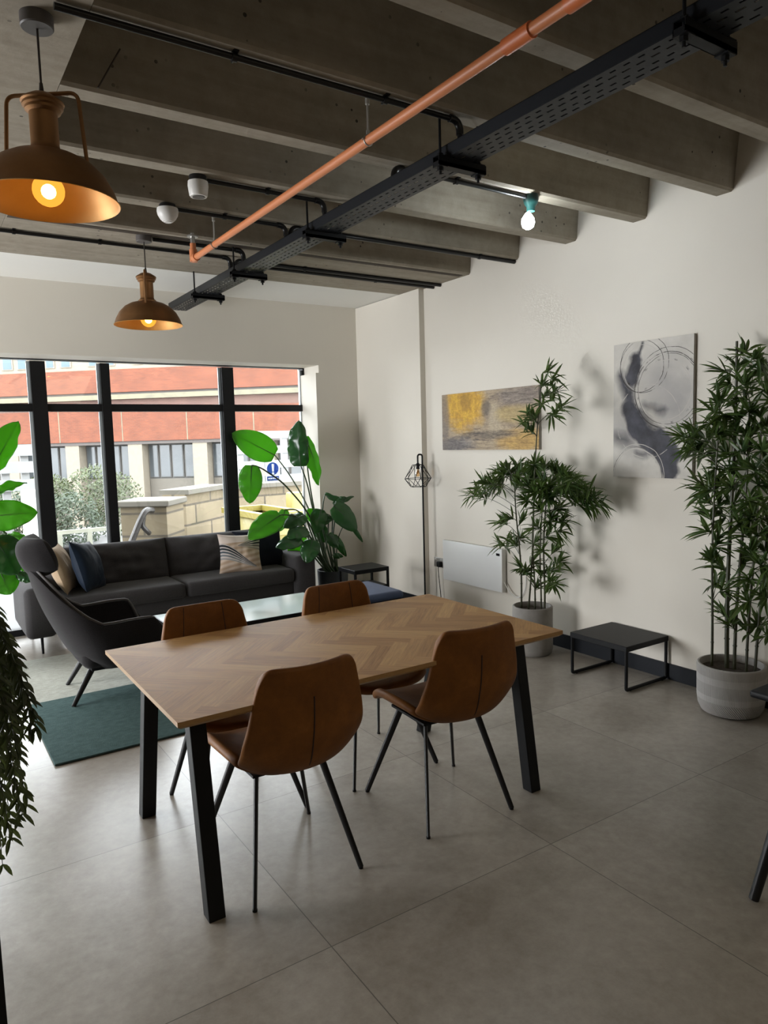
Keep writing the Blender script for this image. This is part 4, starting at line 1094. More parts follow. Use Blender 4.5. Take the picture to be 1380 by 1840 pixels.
# blue ottoman, corner table
ot = thing('ottoman', 'blue velvet ottoman behind the far right chair', 'ottoman', (2.80, 4.65, 0))
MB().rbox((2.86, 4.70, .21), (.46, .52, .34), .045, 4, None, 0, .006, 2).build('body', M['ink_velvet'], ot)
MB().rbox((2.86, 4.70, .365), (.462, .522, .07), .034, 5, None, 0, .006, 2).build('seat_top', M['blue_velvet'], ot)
for sx in (-1, 1):
    for sy in (-1, 1): MB().cyl((2.86 + sx * .17, 4.70 + sy * .20, .0145), (2.86 + sx * .17, 4.70 + sy * .20, .045), .018, None, 12).build('foot', M['black_metal'], ot)
def frame_table(label, x0, x1, y0, y1, h, shelf, loc, ushape, grp):
    g = thing('side_table', label, 'side table', loc, grp)
    MB().rbox(((x0 + x1) / 2, (y0 + y1) / 2, h - .0175), (x1 - x0, y1 - y0, .035), .003, 1).build('table_top', M['black_metal'], g)
    t = .013
    if ushape:
        for yy in (y0 + .010, y1 - .010):
            MB().tube(fillet([(x0 + .012, yy, h - .03), (x0 + .012, yy, .012), (x1 - .012, yy, .012), (x1 - .012, yy, h - .03)], .012, 3), .0105, 8, True, 0, (0, 1, 0)).build('leg', M['black_metal'], g)
            for xx in (x0 + .05, x1 - .05): MB().cyl((xx, yy, 0), (xx, yy, .004), .007, None, 10).build('glide', M['black_metal'], g)
    else:
        for xx in (x0 + .01, x1 - .01):
            for yy in (y0 + .01, y1 - .01): MB().box(xx - .009, xx + .009, yy - .009, yy + .009, 0, h - .03).build('leg', M['black_metal'], g)
    if shelf: MB().box(x0 + .01, x1 - .01, y0 + .01, y1 - .01, shelf - .02, shelf).build('shelf', M['black_metal'], g)
    return g
frame_table('taller black side table with a lower shelf, in the corner by the potted plant', 3.075, 3.425, 5.150, 5.430, .450, .29, (3.23, 5.33, 0), False, None)
frame_table('low black side table with sled legs, between the two potted bamboos', 3.478, 3.886, 2.700, 3.140, .282, 0, (3.68, 2.92, 0), True, None)

# desk at the right edge of the frame
dk = thing('black_desk', 'black table whose corner and slanting leg enter at the right edge', 'table', (2.6, 1.0, 0))
MB().rbox((2.80, .78, .728), (1.32, .84, .024), .008, 3).build('table_top', M['black_metal'], dk)
for (a, b2) in (((2.36, 1.10), (2.222, 1.212)), ((3.26, 1.10), (3.38, 1.20)), ((2.36, .46), (2.24, .36)), ((3.26, .46), (3.38, .36))):
    MB().tube([(*a, .72), (*b2, .004)], [.024, .0165], 16).build('leg', M['black_satin'], dk)

# floor lamp at the pilaster
LX, LY = 3.772, 5.10
fl = thing('floor_lamp', 'slim black floor lamp with a wire cage shade, against the pilaster', 'floor lamp', (LX, LY, 0))
MB().lathe([(.001, .022), (.12, .020), (.125, .010), (.125, 0), (.001, 0)], (LX, LY, 0), 40).build('base', M['black_metal'], fl)
hx, hy = LX - .042, LY + .010
MB().tube(fillet([(LX, LY, .02), (LX, LY, 1.412), (hx, hy, 1.412), (hx, hy, 1.335)], .020, 6), .0075, 12).build('pole', M['black_metal'], fl)
sk3 = MB().cyl((hx, hy, 1.285), (hx, hy, 1.338), .016, .012, 16).build('socket', M['black_metal'], fl)
MB().lathe([(.010, 1.286), (.014, 1.272), (.022, 1.252), (.024, 1.237), (.018, 1.220), (.0005, 1.213)], (hx, hy, 0), 20).build('bulb', M['unlit_bulb'], sk3)
MB().tube([(hx, hy, 1.283), (hx + .004, hy, 1.25), (hx - .004, hy, 1.24), (hx, hy, 1.28)], .002, 6).build('filament', M['gold_inside'], sk3)
cg = MB()
def ringp(r, z, n, ph): return [Vector((hx + r * math.cos(2 * math.pi * i / n + ph), hy + r * math.sin(2 * math.pi * i / n + ph), z)) for i in range(n)]
n = 6; A, B2, D = ringp(.048, 1.322, n, .2), ringp(.122, 1.202, n, .2 + math.pi / 6), ringp(.068, 1.130, n, .2)
for i in range(n):
    j = (i + 1) % n
    for p, q in ((A[i], A[j]), (B2[i], B2[j]), (D[i], D[j]), (A[i], B2[i]), (A[j], B2[i]), (B2[i], D[i]), (B2[i], D[j])): cg.tube([p, q], .0026, 6)
    if i % 3 == 0: cg.tube([A[i], Vector((hx, hy, 1.330))], .0026, 6)
cg.build('wire_shade', M['black_metal'], fl)

# ================================================================== RIGHT WALL
def canvas(label, y0, y1, z0, z1, mat, uvs, d=.032):
    g = thing('canvas_painting', label, 'painting', (XW, (y0 + y1) / 2, (z0 + z1) / 2), None)
    x = XW - d
    m = MB(); m.box(x + .001, XW - .001, y0, y1, z0, z1); m.build('stretcher', M['canvas_edge'], g)
    m = MB(); m.add([(x, y1, z0), (x, y0, z0), (x, y0, z1), (x, y1, z1), (x + .004, y1, z0), (x + .004, y0, z0), (x + .004, y0, z1), (x + .004, y1, z1)],
                    [(0, 1, 2, 3), (7, 6, 5, 4), (0, 4, 5, 1), (3, 2, 6, 7), (0, 3, 7, 4), (1, 5, 6, 2)])
    u1, v1 = uvs
    m.uv[0] = [(0, 0), (u1, 0), (u1, v1), (0, v1)]
    for i in range(1, 6): m.uv[i] = [(0, 0), (0.01, 0), (0.01, 0.01), (0, 0.01)]
    m.build('painted_face', mat, g, 0)
canvas('wide canvas of gold and umber brushwork behind the left bamboo', 3.795, 4.938, 1.447, 1.918, M['canvas_gold'], (1, 1), .024)
canvas('upright canvas of slate swirls and ink rings beside the right bamboo', 2.552, 3.124, 1.267, 2.119, M['canvas_ring'], (1, 1.49), .024)
ht = thing('panel_heater', 'flat white panel heater low on the right wall behind the left bamboo', 'heater', (XW, 4.56, .49))
MB().rbox((3.864, 4.560, .488), (.022, .750, .350), .004, 2).build('panel', M['heater'], ht)
MB().rbox((3.869, 4.180, .488), (.044, .014, .350), .005, 2).build('end_cap', M['white_plastic'], ht)
MB().box(3.851, 3.854, 4.205, 4.245, .605, .625).build('display', M['display'], ht)
for yy in (4.35, 4.75): MB().box(3.874, 3.899, yy - .03, yy + .03, .36, .62).build('bracket', M['white_plastic'], ht)
MB().tube(bez((3.87, 4.175, .40), (3.87, 4.05, .22), (3.885, 3.93, .30), (3.893, 3.955, .48), 18), .0045, 8).build('flex', M['white_plastic'], ht)
so2 = thing('wall_socket', 'double wall socket with a black plug, right of the floor lamp', 'socket', (XW, 5.045, .443))
MB().rbox((3.8945, 5.045, .443), (.011, .136, .086), .004, 2).build('face_plate', M['galv'], so2)
for yy in (5.085, 5.005): MB().box(3.885, 3.890, yy - .010, yy + .010, .466, .476).build('switch', M['white_plastic'], so2)
pg = thing('plug', 'black plug with a trailing flex in the wall socket', 'plug', (3.88, 5.01, .43))
MB().rbox((3.872, 5.012, .432), (.036, .050, .050), .010, 3).build('plug_body', M['black_metal'], pg)
MB().tube(bez((3.860, 5.012, .41), (3.856, 5.01, .30), (3.862, 4.98, .20), (3.868, 4.985, .012), 16), .0035, 8).build('flex', M['black_metal'], pg)

# ================================================================== PLANTS
def lance(m, p, d, L, w, droop, up):
    # one narrow leaf: two folded strips bending down towards its tip
    d = Vector(d).normalized(); side = d.cross(up)
    if side.length < 1e-3: side = Vector((1, 0, 0))
    side.normalize(); nrm = side.cross(d).normalized()
    vs = []; prof = (.25, .90, 1.0, .76, 0.04)
    for i, k in enumerate(prof):
        t = i / 4
        c = p + d * (L * t) - Vector((0, 0, 1)) * (droop * L * t * t) 
        hw = w * .5 * k
        vs += [c - side * hw + nrm * hw * .5, c, c + side * hw + nrm * hw * .5]
    fs = []
    for i in range(4):
        a = i * 3; fs += [(a, a + 1, a + 4, a + 3), (a + 1, a + 2, a + 5, a + 4)]
    m.add(vs, fs)

def spray(m, root, tip, n, L, w, rnd, spread=.9):
    # leaves set along a twig from root to tip, fanning to both sides and past the tip
    root, tip = Vector(root), Vector(tip); ax = (tip - root); l = ax.length; ax = ax.normalized()
    for i in range(n):
        t = .25 + .75 * (i + rnd.random() * .6) / n
        p = root.lerp(tip, min(1, t))
        q = Vector((rnd.gauss(0, 1), rnd.gauss(0, 1), rnd.gauss(0, .8)))
        q = (q - ax * q.dot(ax)).normalized()
        d = (ax * rnd.uniform(.35, 1.0) + q * spread * rnd.uniform(.5, 1.1) + Vector((0, 0, .12))).normalized()
        if p.x + d.x * L * 1.15 > 3.885: d.x = -abs(d.x)
        lance(m, p, d, L * rnd.uniform(.7, 1.15), w * rnd.uniform(.8, 1.15), rnd.uniform(.0, .35), Vector((rnd.gauss(0, .4), rnd.gauss(0, .4), 1)))

def bamboo(label, cx, cy, pot_r, pot_h, pot_fn, stems, sprays, L, w, seed, nleaf):
    rnd = random.Random(seed)
    g = thing('potted_bamboo', label, 'plant', (cx, cy, 0), 'potted bamboos along the right wall')
    pot_fn(g, cx, cy, pot_r, pot_h)
    MB().lathe([(.001, pot_h - .035), (pot_r * .6, pot_h - .032), (pot_r - .016, pot_h - .038)], (cx, cy, 0), 32).build('soil', M['soil'], g)
    tops = []
    for (x, yv, zt, r, bx, by) in stems:
        pts = [Vector((x, yv, pot_h - .05)).lerp(Vector((bx, by, zt)), t) + Vector((.006 * math.sin(7 * t + x * 40), .006 * math.cos(6 * t + x * 30), 0)) for t in [i / 20 for i in range(21)]]
        s = MB().tube(pts, [r * (1 - .45 * i / 20) for i in range(21)], 8)
        for i in range(2, 20, 2): s.cyl(pts[i] - Vector((0, 0, .003)), pts[i] + Vector((0, 0, .003)), r * (1.25 - .45 * i / 20), None, 8)
        s.build('stem', M['bamboo_stem'], g); tops.append(pts)
    lf = MB()
    for sp in sprays:
        tip = Vector(sp[0]); n = int(nleaf * (sp[1] if len(sp) > 1 else 1.0))
        best = None
        for pts in tops:
            for p in pts:
                if p.z > tip.z + .02 and not (len(sp) > 2 and sp[2]): continue
                dd = (p - tip).length + abs((tip.z - p.z) - .10) * .6
                if best is None or dd < best[0]: best = (dd, p)
        st = best[1] if best else tops[0][-1]
        mid = st.lerp(tip, .55) + Vector((0, 0, .05 * (tip - st).length + .02))
        cv = bez(st, st.lerp(mid, .6), mid, tip, 8)
        lf.tube(cv, [.0028 - .0016 * i / 8 for i in range(9)], 5, True, 1)
        spray(lf, cv[4] if (tip - st).length > .12 else st, tip, n, L, w, rnd)
    lf.build('foliage', [M['bamboo_leaf'], M['bamboo_stem']], g, 0)
    return g

def plain_pot(g, cx, cy, r, h):
    MB().lathe([(.001, 0), (r * .86, 0), (r * .95, .012), (r, .04), (r, h - .006), (r - .006, h), (r - .014, h), (r - .018, h - .01), (r - .018, h - .06)], (cx, cy, 0), 48).build('pot', M['pot_grey'], g)
def ridged_pot(g, cx, cy, r, h):
    m, nt, b = new_mat('banded_ceramic_pot')
    tc = nt.nodes.new('ShaderNodeTexCoord'); sp = nt.nodes.new('ShaderNodeSeparateXYZ'); ln(nt, tc.outputs['Object'], sp.inputs[0])
    z = mth(nt, 'DIVIDE', sp.outputs[2], h)
    c = ramp(nt, z, [(0.0, (.38, .36, .34)), (0.30, (.36, .34, .32)), (0.31, (.47, .455, .44)), (0.42, (.49, .475, .46)), (0.43, (.36, .345, .33)), (0.66, (.38, .36, .345)), (0.67, (.48, .465, .45)), (0.80, (.47, .455, .44)), (0.81, (.36, .34, .32)), (1.0, (.39, .37, .35))])
    ln(nt, mixc(nt, 0.25, c, ramp(nt, noise_fac(nt, objco(nt, (1, 1, 1)), 9, 4), [(0.3, (.25, .24, .22)), (0.7, (.5, .48, .46))])), b.inputs['Base Color'])
    b.inputs['Roughness'].default_value = 0.85
    an = mth(nt, 'ARCTAN2', sp.outputs[1], sp.outputs[0])
    w1 = mth(nt, 'SINE', mth(nt, 'MULTIPLY', an, 190.0))
    w2 = mth(nt, 'SINE', mth(nt, 'ADD', mth(nt, 'MULTIPLY', an, 90.0), mth(nt, 'MULTIPLY', sp.outputs[2], 420.0)))
    low = mth(nt, 'LESS_THAN', z, 0.30)
    hgt = mth(nt, 'ADD', mth(nt, 'MULTIPLY', w1, mth(nt, 'SUBTRACT', 1.0, low)), mth(nt, 'MULTIPLY', w2, mth(nt, 'MULTIPLY', low, 1.6)))
    bump(nt, b, hgt, 0.5, 0.004)
    mb = MB().lathe([(.001, 0), (r * .70, 0), (r * .86, .012), (r * .95, .045), (r * .985, .09), (r, h - .006), (r - .006, h), (r - .014, h), (r - .018, h - .01), (r - .02, h - .06)], (cx, cy, 0), 64)
    mb.build('pot', m, g)

b1 = [(3.511, 3.402, 1.886), (3.603, 3.366, 1.921), (3.551, 3.294, 1.825), (3.621, 3.457, 1.973), (3.628, 3.331, 1.738), (3.460, 3.233, 1.679), (3.444, 3.323, 1.754), (3.691, 3.499, 1.822), (3.518, 3.549, 1.599), (3.510, 3.556, 1.693), (3.739, 3.828, 1.644), (3.581, 3.575, 1.694)]
b1s = [(p, 1.0, 0) for p in b1]
crown = [(3.691, 3.915, 1.280), (3.583, 3.917, 1.285), (3.632, 4.063, 1.229), (3.485, 3.972, 1.215), (3.630, 4.223, 1.147), (3.700, 4.372, 1.092), (3.597, 3.873, 1.318), (3.662, 3.798, 1.345), (3.641, 3.693, 1.308), (3.459, 3.430, 1.358), (3.667, 3.531, 1.329), (3.617, 3.381, 1.315), (3.530, 3.228, 1.304), (3.449, 3.086, 1.277), (3.700, 3.238, 1.230), (3.582, 3.067, 1.200), (3.656, 3.063, 1.142), (3.704, 3.080, 1.091), (3.654, 3.175, 1.154), (3.716, 3.301, 1.182), (3.558, 3.664, 1.234), (3.680, 3.677, 1.247), (3.573, 3.466, 1.240), (3.721, 3.504, 1.211), (3.704, 3.412, 1.159), (3.469, 3.441, 1.172), (3.481, 3.327, 1.140), (3.505, 3.556, 1.107), (3.730, 3.462, 1.039), (3.571, 3.491, 1.049), (3.628, 3.710, 0.950), (3.530, 3.778, 0.973), (3.592, 3.903, 0.925), (3.556, 3.529, 0.932), (3.545, 3.365, 0.984), (3.616, 3.307, 0.983), (3.615, 3.331, 0.906), (3.711, 3.684, 0.784), (3.645, 3.485, 0.850), (3.719, 3.833, 0.809), (3.697, 3.958, 0.786), (3.737, 4.095, 0.738), (3.641, 3.811, 0.765), (3.489, 3.387, 0.781), (3.698, 3.459, 0.750), (3.729, 3.703, 0.637), (3.711, 3.472, 0.630), (3.611, 3.328, 0.699), (3.654, 3.548, 0.587), (3.503, 3.327, 0.581), (3.689, 3.638, 0.488), (3.612, 3.670, 0.575), (3.525, 3.636, 0.630), (3.459, 3.236, 0.582), (3.696, 3.834, 1.262), (3.737, 4.119, 1.179), (3.467, 3.138, 1.232), (3.680, 3.142, 1.118), (3.563, 3.587, 1.198), (3.485, 3.396, 1.192), (3.528, 3.348, 1.191), (3.671, 3.613, 1.269)]
b1s += [(p, 2.1 if p[2] > 0.98 else 1.25, 0) for p in crown]
bamboo('potted bamboo in a plain grey pot, between the wall heater and the low black table', 3.635, 3.63, .142, .345, plain_pot,
       [(3.60, 3.70, 1.30, .0075, 3.58, 3.74), (3.62, 3.66, 1.96, .0070, 3.60, 3.50), (3.64, 3.62, 1.25, .0065, 3.62, 3.60), (3.66, 3.58, 1.28, .0065, 3.66, 3.55), (3.64, 3.53, 1.20, .0080, 3.62, 3.48)],
       b1s, .118, .0175, 5, 16)
c2 = [(3.794, 2.177, 1.972), (3.562, 2.023, 1.903), (3.722, 2.194, 1.883), (3.563, 2.069, 1.783), (3.751, 2.290, 1.870), (3.643, 2.044, 1.866), (3.797, 2.085, 1.846), (3.825, 2.301, 1.806), (3.692, 2.157, 1.719), (3.830, 2.176, 1.767), (3.637, 2.009, 1.751), (3.572, 2.208, 1.707), (3.718, 2.330, 1.670), (3.559, 2.168, 1.633), (3.605, 2.134, 1.617), (3.664, 2.094, 1.644), (3.721, 2.067, 1.642), (3.594, 1.942, 1.691), (3.562, 2.247, 1.592), (3.793, 2.514, 1.551), (3.638, 2.462, 1.521), (3.818, 2.511, 1.486), (3.801, 2.430, 1.501), (3.656, 2.256, 1.532), (3.679, 2.207, 1.530), (3.696, 2.140, 1.543), (3.730, 2.099, 1.542), (3.717, 2.034, 1.569), (3.707, 2.472, 1.457), (3.724, 2.413, 1.425), (3.813, 2.368, 1.437), (3.692, 2.228, 1.426), (3.671, 2.138, 1.441), (3.752, 2.124, 1.454), (3.617, 1.990, 1.443), (3.634, 1.930, 1.498), (3.824, 2.356, 1.343), (3.696, 2.213, 1.336), (3.704, 2.140, 1.352), (3.553, 1.995, 1.347), (3.666, 1.986, 1.356), (3.712, 2.335, 1.270), (3.556, 2.301, 1.265), (3.722, 2.374, 1.206), (3.727, 2.295, 1.255), (3.567, 2.134, 1.256), (3.726, 2.150, 1.261), (3.681, 2.049, 1.267), (3.740, 2.009, 1.251), (3.649, 2.310, 1.167), (3.748, 2.289, 1.146), (3.757, 2.213, 1.150), (3.556, 2.021, 1.190), (3.567, 1.955, 1.179), (3.739, 2.348, 1.080), (3.820, 2.314, 1.060), (3.620, 2.115, 1.077), (3.678, 2.073, 1.090), (3.716, 2.020, 1.091), (3.640, 2.300, 0.999), (3.652, 2.226, 0.989), (3.638, 2.078, 1.005), (3.653, 2.013, 1.010), (3.717, 1.989, 0.991), (3.634, 2.246, 0.913), (3.656, 2.072, 0.930), (3.766, 2.043, 0.906), (3.558, 2.213, 0.849), (3.709, 2.257, 0.794), (3.756, 2.142, 0.835), (3.637, 2.000, 0.852), (3.612, 1.929, 0.850), (3.775, 2.312, 0.699), (3.617, 2.182, 0.694), (3.602, 2.037, 0.778), (3.672, 2.002, 0.760), (3.745, 2.258, 0.552), (3.579, 2.021, 0.666), (3.640, 1.953, 0.684), (3.643, 2.163, 0.524), (3.783, 2.117, 0.464), (3.673, 1.951, 0.488), (3.790, 2.060, 0.505)]
bamboo('taller potted bamboo in a banded pale pot, at the right edge', 3.695, 2.175, .176, .275, ridged_pot,
       [(3.655, 2.275, 1.75, .0075, 3.66, 2.26), (3.70, 2.205, 2.02, .0125, 3.72, 2.20), (3.71, 2.165, 1.70, .0095, 3.72, 2.12), (3.72, 2.10, 1.60, .0080, 3.73, 2.06), (3.74, 2.06, 1.85, .0080, 3.76, 2.0)],
       [(p, 1.0, 0) for p in c2], .138, .0200, 8, 16)

def broad_leaf(parent, mat, stalk, base, tip, hw, face, fold=.25, bend=.0, sag=.0, sr=.006, wav=.012, seed=0, right=1.0):
    # one paddle leaf with its stalk; face = direction the blade looks towards
    base, tip, face = Vector(base), Vector(tip), Vector(face).normalized()
    ax = tip - base; L = ax.length; axn = ax.normalized()
    side = axn.cross(face).normalized(); nrm = side.cross(axn).normalized()
    def fn(u, v):
        a = 2 * u - 1
        c = base + ax * v + nrm * (bend * math.sin(math.pi * v)) - Vector((0, 0, 1)) * (sag * v * v)
        w = hw * (math.sin(math.pi * min(1, .06 + .94 * v) ** .80) ** .62 if v < 1 else 0.0)
        k = wav * noise.noise(Vector((v * 6 + seed, a * 1.5, seed))) * abs(a) * 2
        if a > 0: w *= right
        return c + side * (a * w) - nrm * (fold * w * abs(a) ** 1.3) + nrm * k
    m = MB().grid(fn, 12, 22)
    lf = m.build('leaf', mat, parent, 80, [('SOLIDIFY', dict(thickness=.0012, offset=0))])
    pts = [Vector(p) for p in stalk] + [base]
    sm = []
    for i in range(len(pts) - 1):
        p0, p1, p2, p3 = pts[max(0, i - 1)], pts[i], pts[i + 1], pts[min(len(pts) - 1, i + 2)]
        for q in range(6):
            t = q / 6
            sm.append(.5 * ((2 * p1) + (p2 - p0) * t + (2 * p0 - 5 * p1 + 4 * p2 - p3) * t * t + (3 * p1 - p0 - 3 * p2 + p3) * t ** 3))
    sm.append(pts[-1])
    k = MB(); k.tube(sm, [sr * (1.5 - .6 * i / len(sm)) for i in range(len(sm))], 8)
    mid = [fn(.5, i / 12) - nrm * .002 for i in range(13)]
    k.tube(mid, [sr * .8 * (1 - .85 * i / 12) for i in range(13)], 6)
    k.build('stalk', M['stalk'], lf)
    return lf

cam_dir = Vector((-.52, -.85, .05))
rp = thing('potted_strelitzia', 'large leafy strelitzia in an anthracite pot, right of the sofa', 'plant', (3.335, 6.00, 0))
MB().lathe([(.001, 0), (.125, 0), (.135, .01), (.150, .31), (.150, .318), (.138, .318), (.136, .26)], (3.335, 6.0, 0), 40).build('pot', M['planter'], rp)
MB().lathe([(.001, .285), (.137, .28)], (3.335, 6.0, 0), 24).build('soil', M['soil'], rp)
S = Vector((3.32, 6.0, .28))
def st(dx, dy): return S + Vector((dx, dy, 0))
BL, BD = M['banana_leaf'], M['banana_dark']
broad_leaf(rp, BL, [st(0, 0), (3.246, 6.100, 0.658), (3.178, 6.200, 0.954), (3.070, 6.320, 1.236)], (2.963, 6.400, 1.428), (2.576, 6.500, 1.651), .135, cam_dir, .10, -.01, .0, wav=.006, seed=1)
broad_leaf(rp, BL, [st(-.03, 0), (3.127, 6.000, 0.811), (2.872, 5.980, 1.142), (2.676, 5.960, 1.290), (2.578, 5.950, 1.344)], (2.521, 5.940, 1.356), (2.472, 5.900, 1.022), .105, cam_dir + Vector((.3, 0, .1)), .18, .0, 0, seed=2)
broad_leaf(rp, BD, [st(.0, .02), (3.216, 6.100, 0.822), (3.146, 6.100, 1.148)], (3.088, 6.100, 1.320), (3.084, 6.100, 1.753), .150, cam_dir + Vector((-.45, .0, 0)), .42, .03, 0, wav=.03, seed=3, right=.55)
broad_leaf(rp, BL, [st(.01, .02), (3.265, 6.150, 0.760), (3.192, 6.150, 1.197)], (3.151, 6.120, 1.596), (3.271, 6.100, 1.130), .070, cam_dir + Vector((.5, 0, 0)), .4, .05, 0, wav=.02, seed=4)
broad_leaf(rp, BL, [st(-.05, 0), (3.066, 5.950, 0.689), (2.943, 5.920, 0.859)], (2.767, 5.900, 0.900), (2.425, 5.860, 0.719), .115, cam_dir + Vector((0, 0, .5)), .10, .02, .0, seed=5)
broad_leaf(rp, BL, [st(-.04, .02), (3.150, 6.050, 0.725), (3.010, 6.050, 0.906)], (2.879, 6.050, 0.927), (2.819, 6.050, 0.729), .06, cam_dir, .2, .02, .0, seed=6)
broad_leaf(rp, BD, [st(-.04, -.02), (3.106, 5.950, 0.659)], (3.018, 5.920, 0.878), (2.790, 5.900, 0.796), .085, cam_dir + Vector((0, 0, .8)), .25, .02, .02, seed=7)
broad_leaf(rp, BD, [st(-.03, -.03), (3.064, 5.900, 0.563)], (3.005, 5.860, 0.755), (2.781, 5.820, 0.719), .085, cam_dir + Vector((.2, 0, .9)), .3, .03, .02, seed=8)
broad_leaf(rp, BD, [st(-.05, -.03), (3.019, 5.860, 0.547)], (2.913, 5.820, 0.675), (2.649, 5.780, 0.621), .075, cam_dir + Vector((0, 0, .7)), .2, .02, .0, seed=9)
broad_leaf(rp, BL, [st(-.03, .03), (3.183, 6.100, 0.610)], (3.084, 6.100, 0.662), (2.929, 6.100, 0.476), .085, cam_dir, .2, .0, .0, seed=10)
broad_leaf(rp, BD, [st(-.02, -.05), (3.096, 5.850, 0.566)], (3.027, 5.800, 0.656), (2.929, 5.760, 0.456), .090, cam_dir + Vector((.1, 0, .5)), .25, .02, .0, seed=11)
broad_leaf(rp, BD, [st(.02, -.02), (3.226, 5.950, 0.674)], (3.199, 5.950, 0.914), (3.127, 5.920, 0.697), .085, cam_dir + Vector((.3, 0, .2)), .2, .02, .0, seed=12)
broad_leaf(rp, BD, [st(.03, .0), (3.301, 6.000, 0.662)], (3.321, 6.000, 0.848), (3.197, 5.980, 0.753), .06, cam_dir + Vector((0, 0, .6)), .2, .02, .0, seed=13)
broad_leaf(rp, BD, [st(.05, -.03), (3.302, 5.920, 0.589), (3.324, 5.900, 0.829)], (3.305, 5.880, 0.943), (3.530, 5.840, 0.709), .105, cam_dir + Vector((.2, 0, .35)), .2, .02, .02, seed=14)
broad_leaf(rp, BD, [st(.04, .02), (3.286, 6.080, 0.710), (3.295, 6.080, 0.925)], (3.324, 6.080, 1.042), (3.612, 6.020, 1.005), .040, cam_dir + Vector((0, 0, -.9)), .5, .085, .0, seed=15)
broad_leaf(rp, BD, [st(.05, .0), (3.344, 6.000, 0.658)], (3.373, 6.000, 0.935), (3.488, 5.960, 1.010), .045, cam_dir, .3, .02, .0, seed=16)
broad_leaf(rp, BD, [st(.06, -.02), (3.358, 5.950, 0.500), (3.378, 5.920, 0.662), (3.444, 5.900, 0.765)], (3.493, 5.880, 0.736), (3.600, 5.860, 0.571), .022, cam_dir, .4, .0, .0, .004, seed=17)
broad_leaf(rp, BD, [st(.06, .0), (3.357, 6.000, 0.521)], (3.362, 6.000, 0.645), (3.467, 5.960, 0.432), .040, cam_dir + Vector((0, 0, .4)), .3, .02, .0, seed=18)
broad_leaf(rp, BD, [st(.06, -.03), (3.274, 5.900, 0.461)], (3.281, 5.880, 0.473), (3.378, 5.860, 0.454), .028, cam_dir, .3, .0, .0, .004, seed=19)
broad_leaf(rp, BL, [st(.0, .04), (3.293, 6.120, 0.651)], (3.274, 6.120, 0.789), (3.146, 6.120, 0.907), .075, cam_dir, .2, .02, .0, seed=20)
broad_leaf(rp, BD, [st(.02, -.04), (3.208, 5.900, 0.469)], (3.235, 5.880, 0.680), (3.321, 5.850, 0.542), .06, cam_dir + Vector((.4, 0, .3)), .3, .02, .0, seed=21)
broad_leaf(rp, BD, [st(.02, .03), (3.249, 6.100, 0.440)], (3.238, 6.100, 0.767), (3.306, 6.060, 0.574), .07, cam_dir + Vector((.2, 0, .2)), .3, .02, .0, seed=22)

lp = thing('potted_strelitzia', 'broad leafed strelitzia entering at the left edge, behind the lounge chair', 'plant', (.02, 5.55, 0))
MB().lathe([(.001, 0), (.15, 0), (.17, .30), (.17, .32), (.155, .32), (.153, .27)], (.02, 5.55, 0), 40).build('pot', M['planter'], lp)
MB().lathe([(.001, .29), (.155, .285)], (.02, 5.55, 0), 24).build('soil', M['soil'], lp)
S = Vector((.02, 5.55, .28))
ld = Vector((-.1, -1, .1))
broad_leaf(lp, BL, [st(0, 0), (0.316, 5.500, 0.994), (0.367, 5.450, 1.292)], (0.444, 5.420, 1.399), (0.630, 5.360, 1.737), .125, ld + Vector((.9, 0, 0)), .3, .0, 0, seed=31)
broad_leaf(lp, BL, [st(.01, 0), (0.332, 5.450, 1.034)], (0.424, 5.400, 1.242), (0.650, 5.340, 1.328), .060, ld + Vector((0, 0, -1.8)), .4, .0, 0, seed=32)
broad_leaf(lp, BL, [st(.03, 0), (0.518, 5.400, 0.795), (0.521, 5.380, 0.967)], (0.380, 5.360, 1.112), (0.698, 5.300, 1.124), .105, ld + Vector((0, 0, .25)), .1, .02, 0, seed=33)
broad_leaf(lp, BD, [st(.02, -.1), (0.361, 5.200, 0.803)], (0.411, 5.160, 0.989), (0.525, 5.100, 0.753), .125, ld + Vector((0, 0, .7)), .2, .03, 0, seed=34)
broad_leaf(lp, BL, [st(.04, -.05), (0.466, 5.300, 0.814)], (0.465, 5.280, 0.957), (0.607, 5.220, 0.978), .045, ld + Vector((0, 0, .7)), .3, .02, 0, seed=35)
broad_leaf(lp, BL, [st(.03, -.08), (0.442, 5.300, 0.705)], (0.437, 5.260, 0.778), (0.489, 5.220, 0.607), .10, ld, .2, .0, 0, seed=36)
broad_leaf(lp, BD, [st(.06, -.06), (0.493, 5.300, 0.736)], (0.537, 5.240, 0.739), (0.627, 5.200, 0.681), .035, ld + Vector((0, 0, .4)), .3, .0, 0, seed=37)
broad_leaf(lp, BL, [st(.05, .02), (0.505, 5.450, 0.828)], (0.533, 5.420, 0.886), (0.610, 5.380, 0.690), .05, ld, .2, .0, 0, seed=38)

# trailing plant on a black stand at the left edge
sd = thing('plant_stand', 'tall black plant stand whose edge shows at the lower left corner', 'plant stand', (-.10, 1.80, 0))
MB().box(-.30, .082, 1.62, 1.98, 1.16, 1.19).build('stand_top', M['black_metal'], sd)
for xx in (-.30, .067):
    for yy in (1.62, 1.965): MB().box(xx, xx + .015, yy, yy + .015, 0, 1.16).build('leg', M['black_metal'], sd)
MB().box(-.30, .082, 1.62, 1.98, .10, .12).build('shelf', M['black_metal'], sd)
tp = thing('trailing_plant', 'dark trailing plant spilling down the left edge from its stand', 'plant', (-.08, 1.85, 1.19))
MB().lathe([(.001, 1.19), (.075, 1.19), (.095, 1.33), (.098, 1.335), (.086, 1.335), (.084, 1.30)], (-.08, 1.85, 0), 32).build('pot', M['planter'], tp)
MB().lathe([(.001, 1.315), (.085, 1.31)], (-.08, 1.85, 0), 24).build('soil', M['soil'], tp)
rnd = random.Random(21)
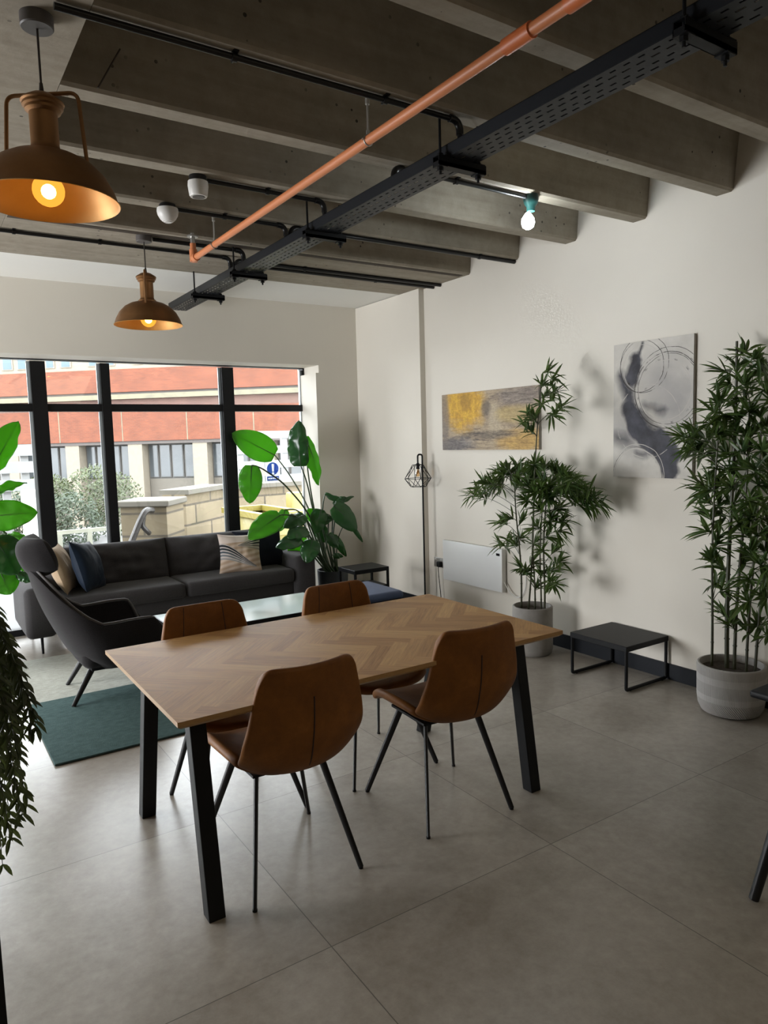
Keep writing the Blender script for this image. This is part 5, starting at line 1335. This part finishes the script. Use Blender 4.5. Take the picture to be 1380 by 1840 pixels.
lm = MB()
ends = [(0.111, 2.000, 0.958), (0.116, 2.000, 0.870), (0.132, 2.000, 0.823), (0.154, 2.000, 0.876), (0.179, 2.000, 0.877), (0.208, 2.000, 0.878), (0.221, 2.000, 0.877), (0.100, 2.000, 0.730), (0.116, 2.000, 0.696), (0.132, 2.000, 0.661), (0.153, 2.000, 0.714), (0.156, 2.000, 0.639), (0.183, 2.000, 0.657), (0.174, 2.000, 0.648), (0.175, 2.000, 0.812), (0.191, 2.000, 0.793), (0.104, 2.000, 0.611), (0.120, 2.000, 0.576), (0.133, 2.000, 0.542), (0.147, 2.000, 0.559), (0.120, 2.000, 0.486), (0.110, 2.000, 0.520), (0.142, 2.000, 0.614), (0.177, 2.000, 0.745), (0.197, 2.000, 0.946), (0.183, 2.000, 0.971), (0.174, 2.000, 0.987), (0.099, 2.000, 0.803), (0.083, 2.000, 0.662), (0.142, 2.000, 0.747), (0.160, 2.000, 0.786), (0.166, 2.000, 0.681), (0.161, 2.000, 0.932), (0.135, 2.000, 0.924)]
for e in ends:
    e = Vector(e) + Vector((0, rnd.uniform(-.14, .10), 0))
    e.x *= (e.y / 2.0)
    st0 = Vector((-.08 + rnd.uniform(-.03, .08), 1.85 + rnd.uniform(-.06, .08), 1.33))
    out = Vector((max(e.x - .01, .03) + rnd.uniform(-.02, .02), e.y, 1.28 + rnd.uniform(-.05, .06)))
    cv = bez(st0, st0.lerp(out, .6) + Vector((0, 0, .10)), Vector((out.x, out.y, max(e.z + .12, 1.0 + rnd.uniform(-.1, .1)))), e, 26)
    lm.tube(cv, [.0022 - .0012 * i / 26 for i in range(27)], 5, True, 1)
    for i in range(6, 27):
        T = (cv[min(i + 1, 26)] - cv[i - 1]).normalized()
        for s in (-1, 1):
            q = Vector((rnd.gauss(0, .8), rnd.gauss(0, .8), rnd.gauss(0, .5)))
            d = (T * .8 + Vector((s * .55 + .12, -.45 * rnd.random(), .05)) + q * .35)
            lance(lm, cv[i], d, .031 * rnd.uniform(.6, 1.3), .0115 * rnd.uniform(.8, 1.2), .25, Vector((rnd.gauss(0, .5), -.6, 1)))
lm.build('foliage', [M['vine_leaf'], M['bamboo_stem']], tp, 0)
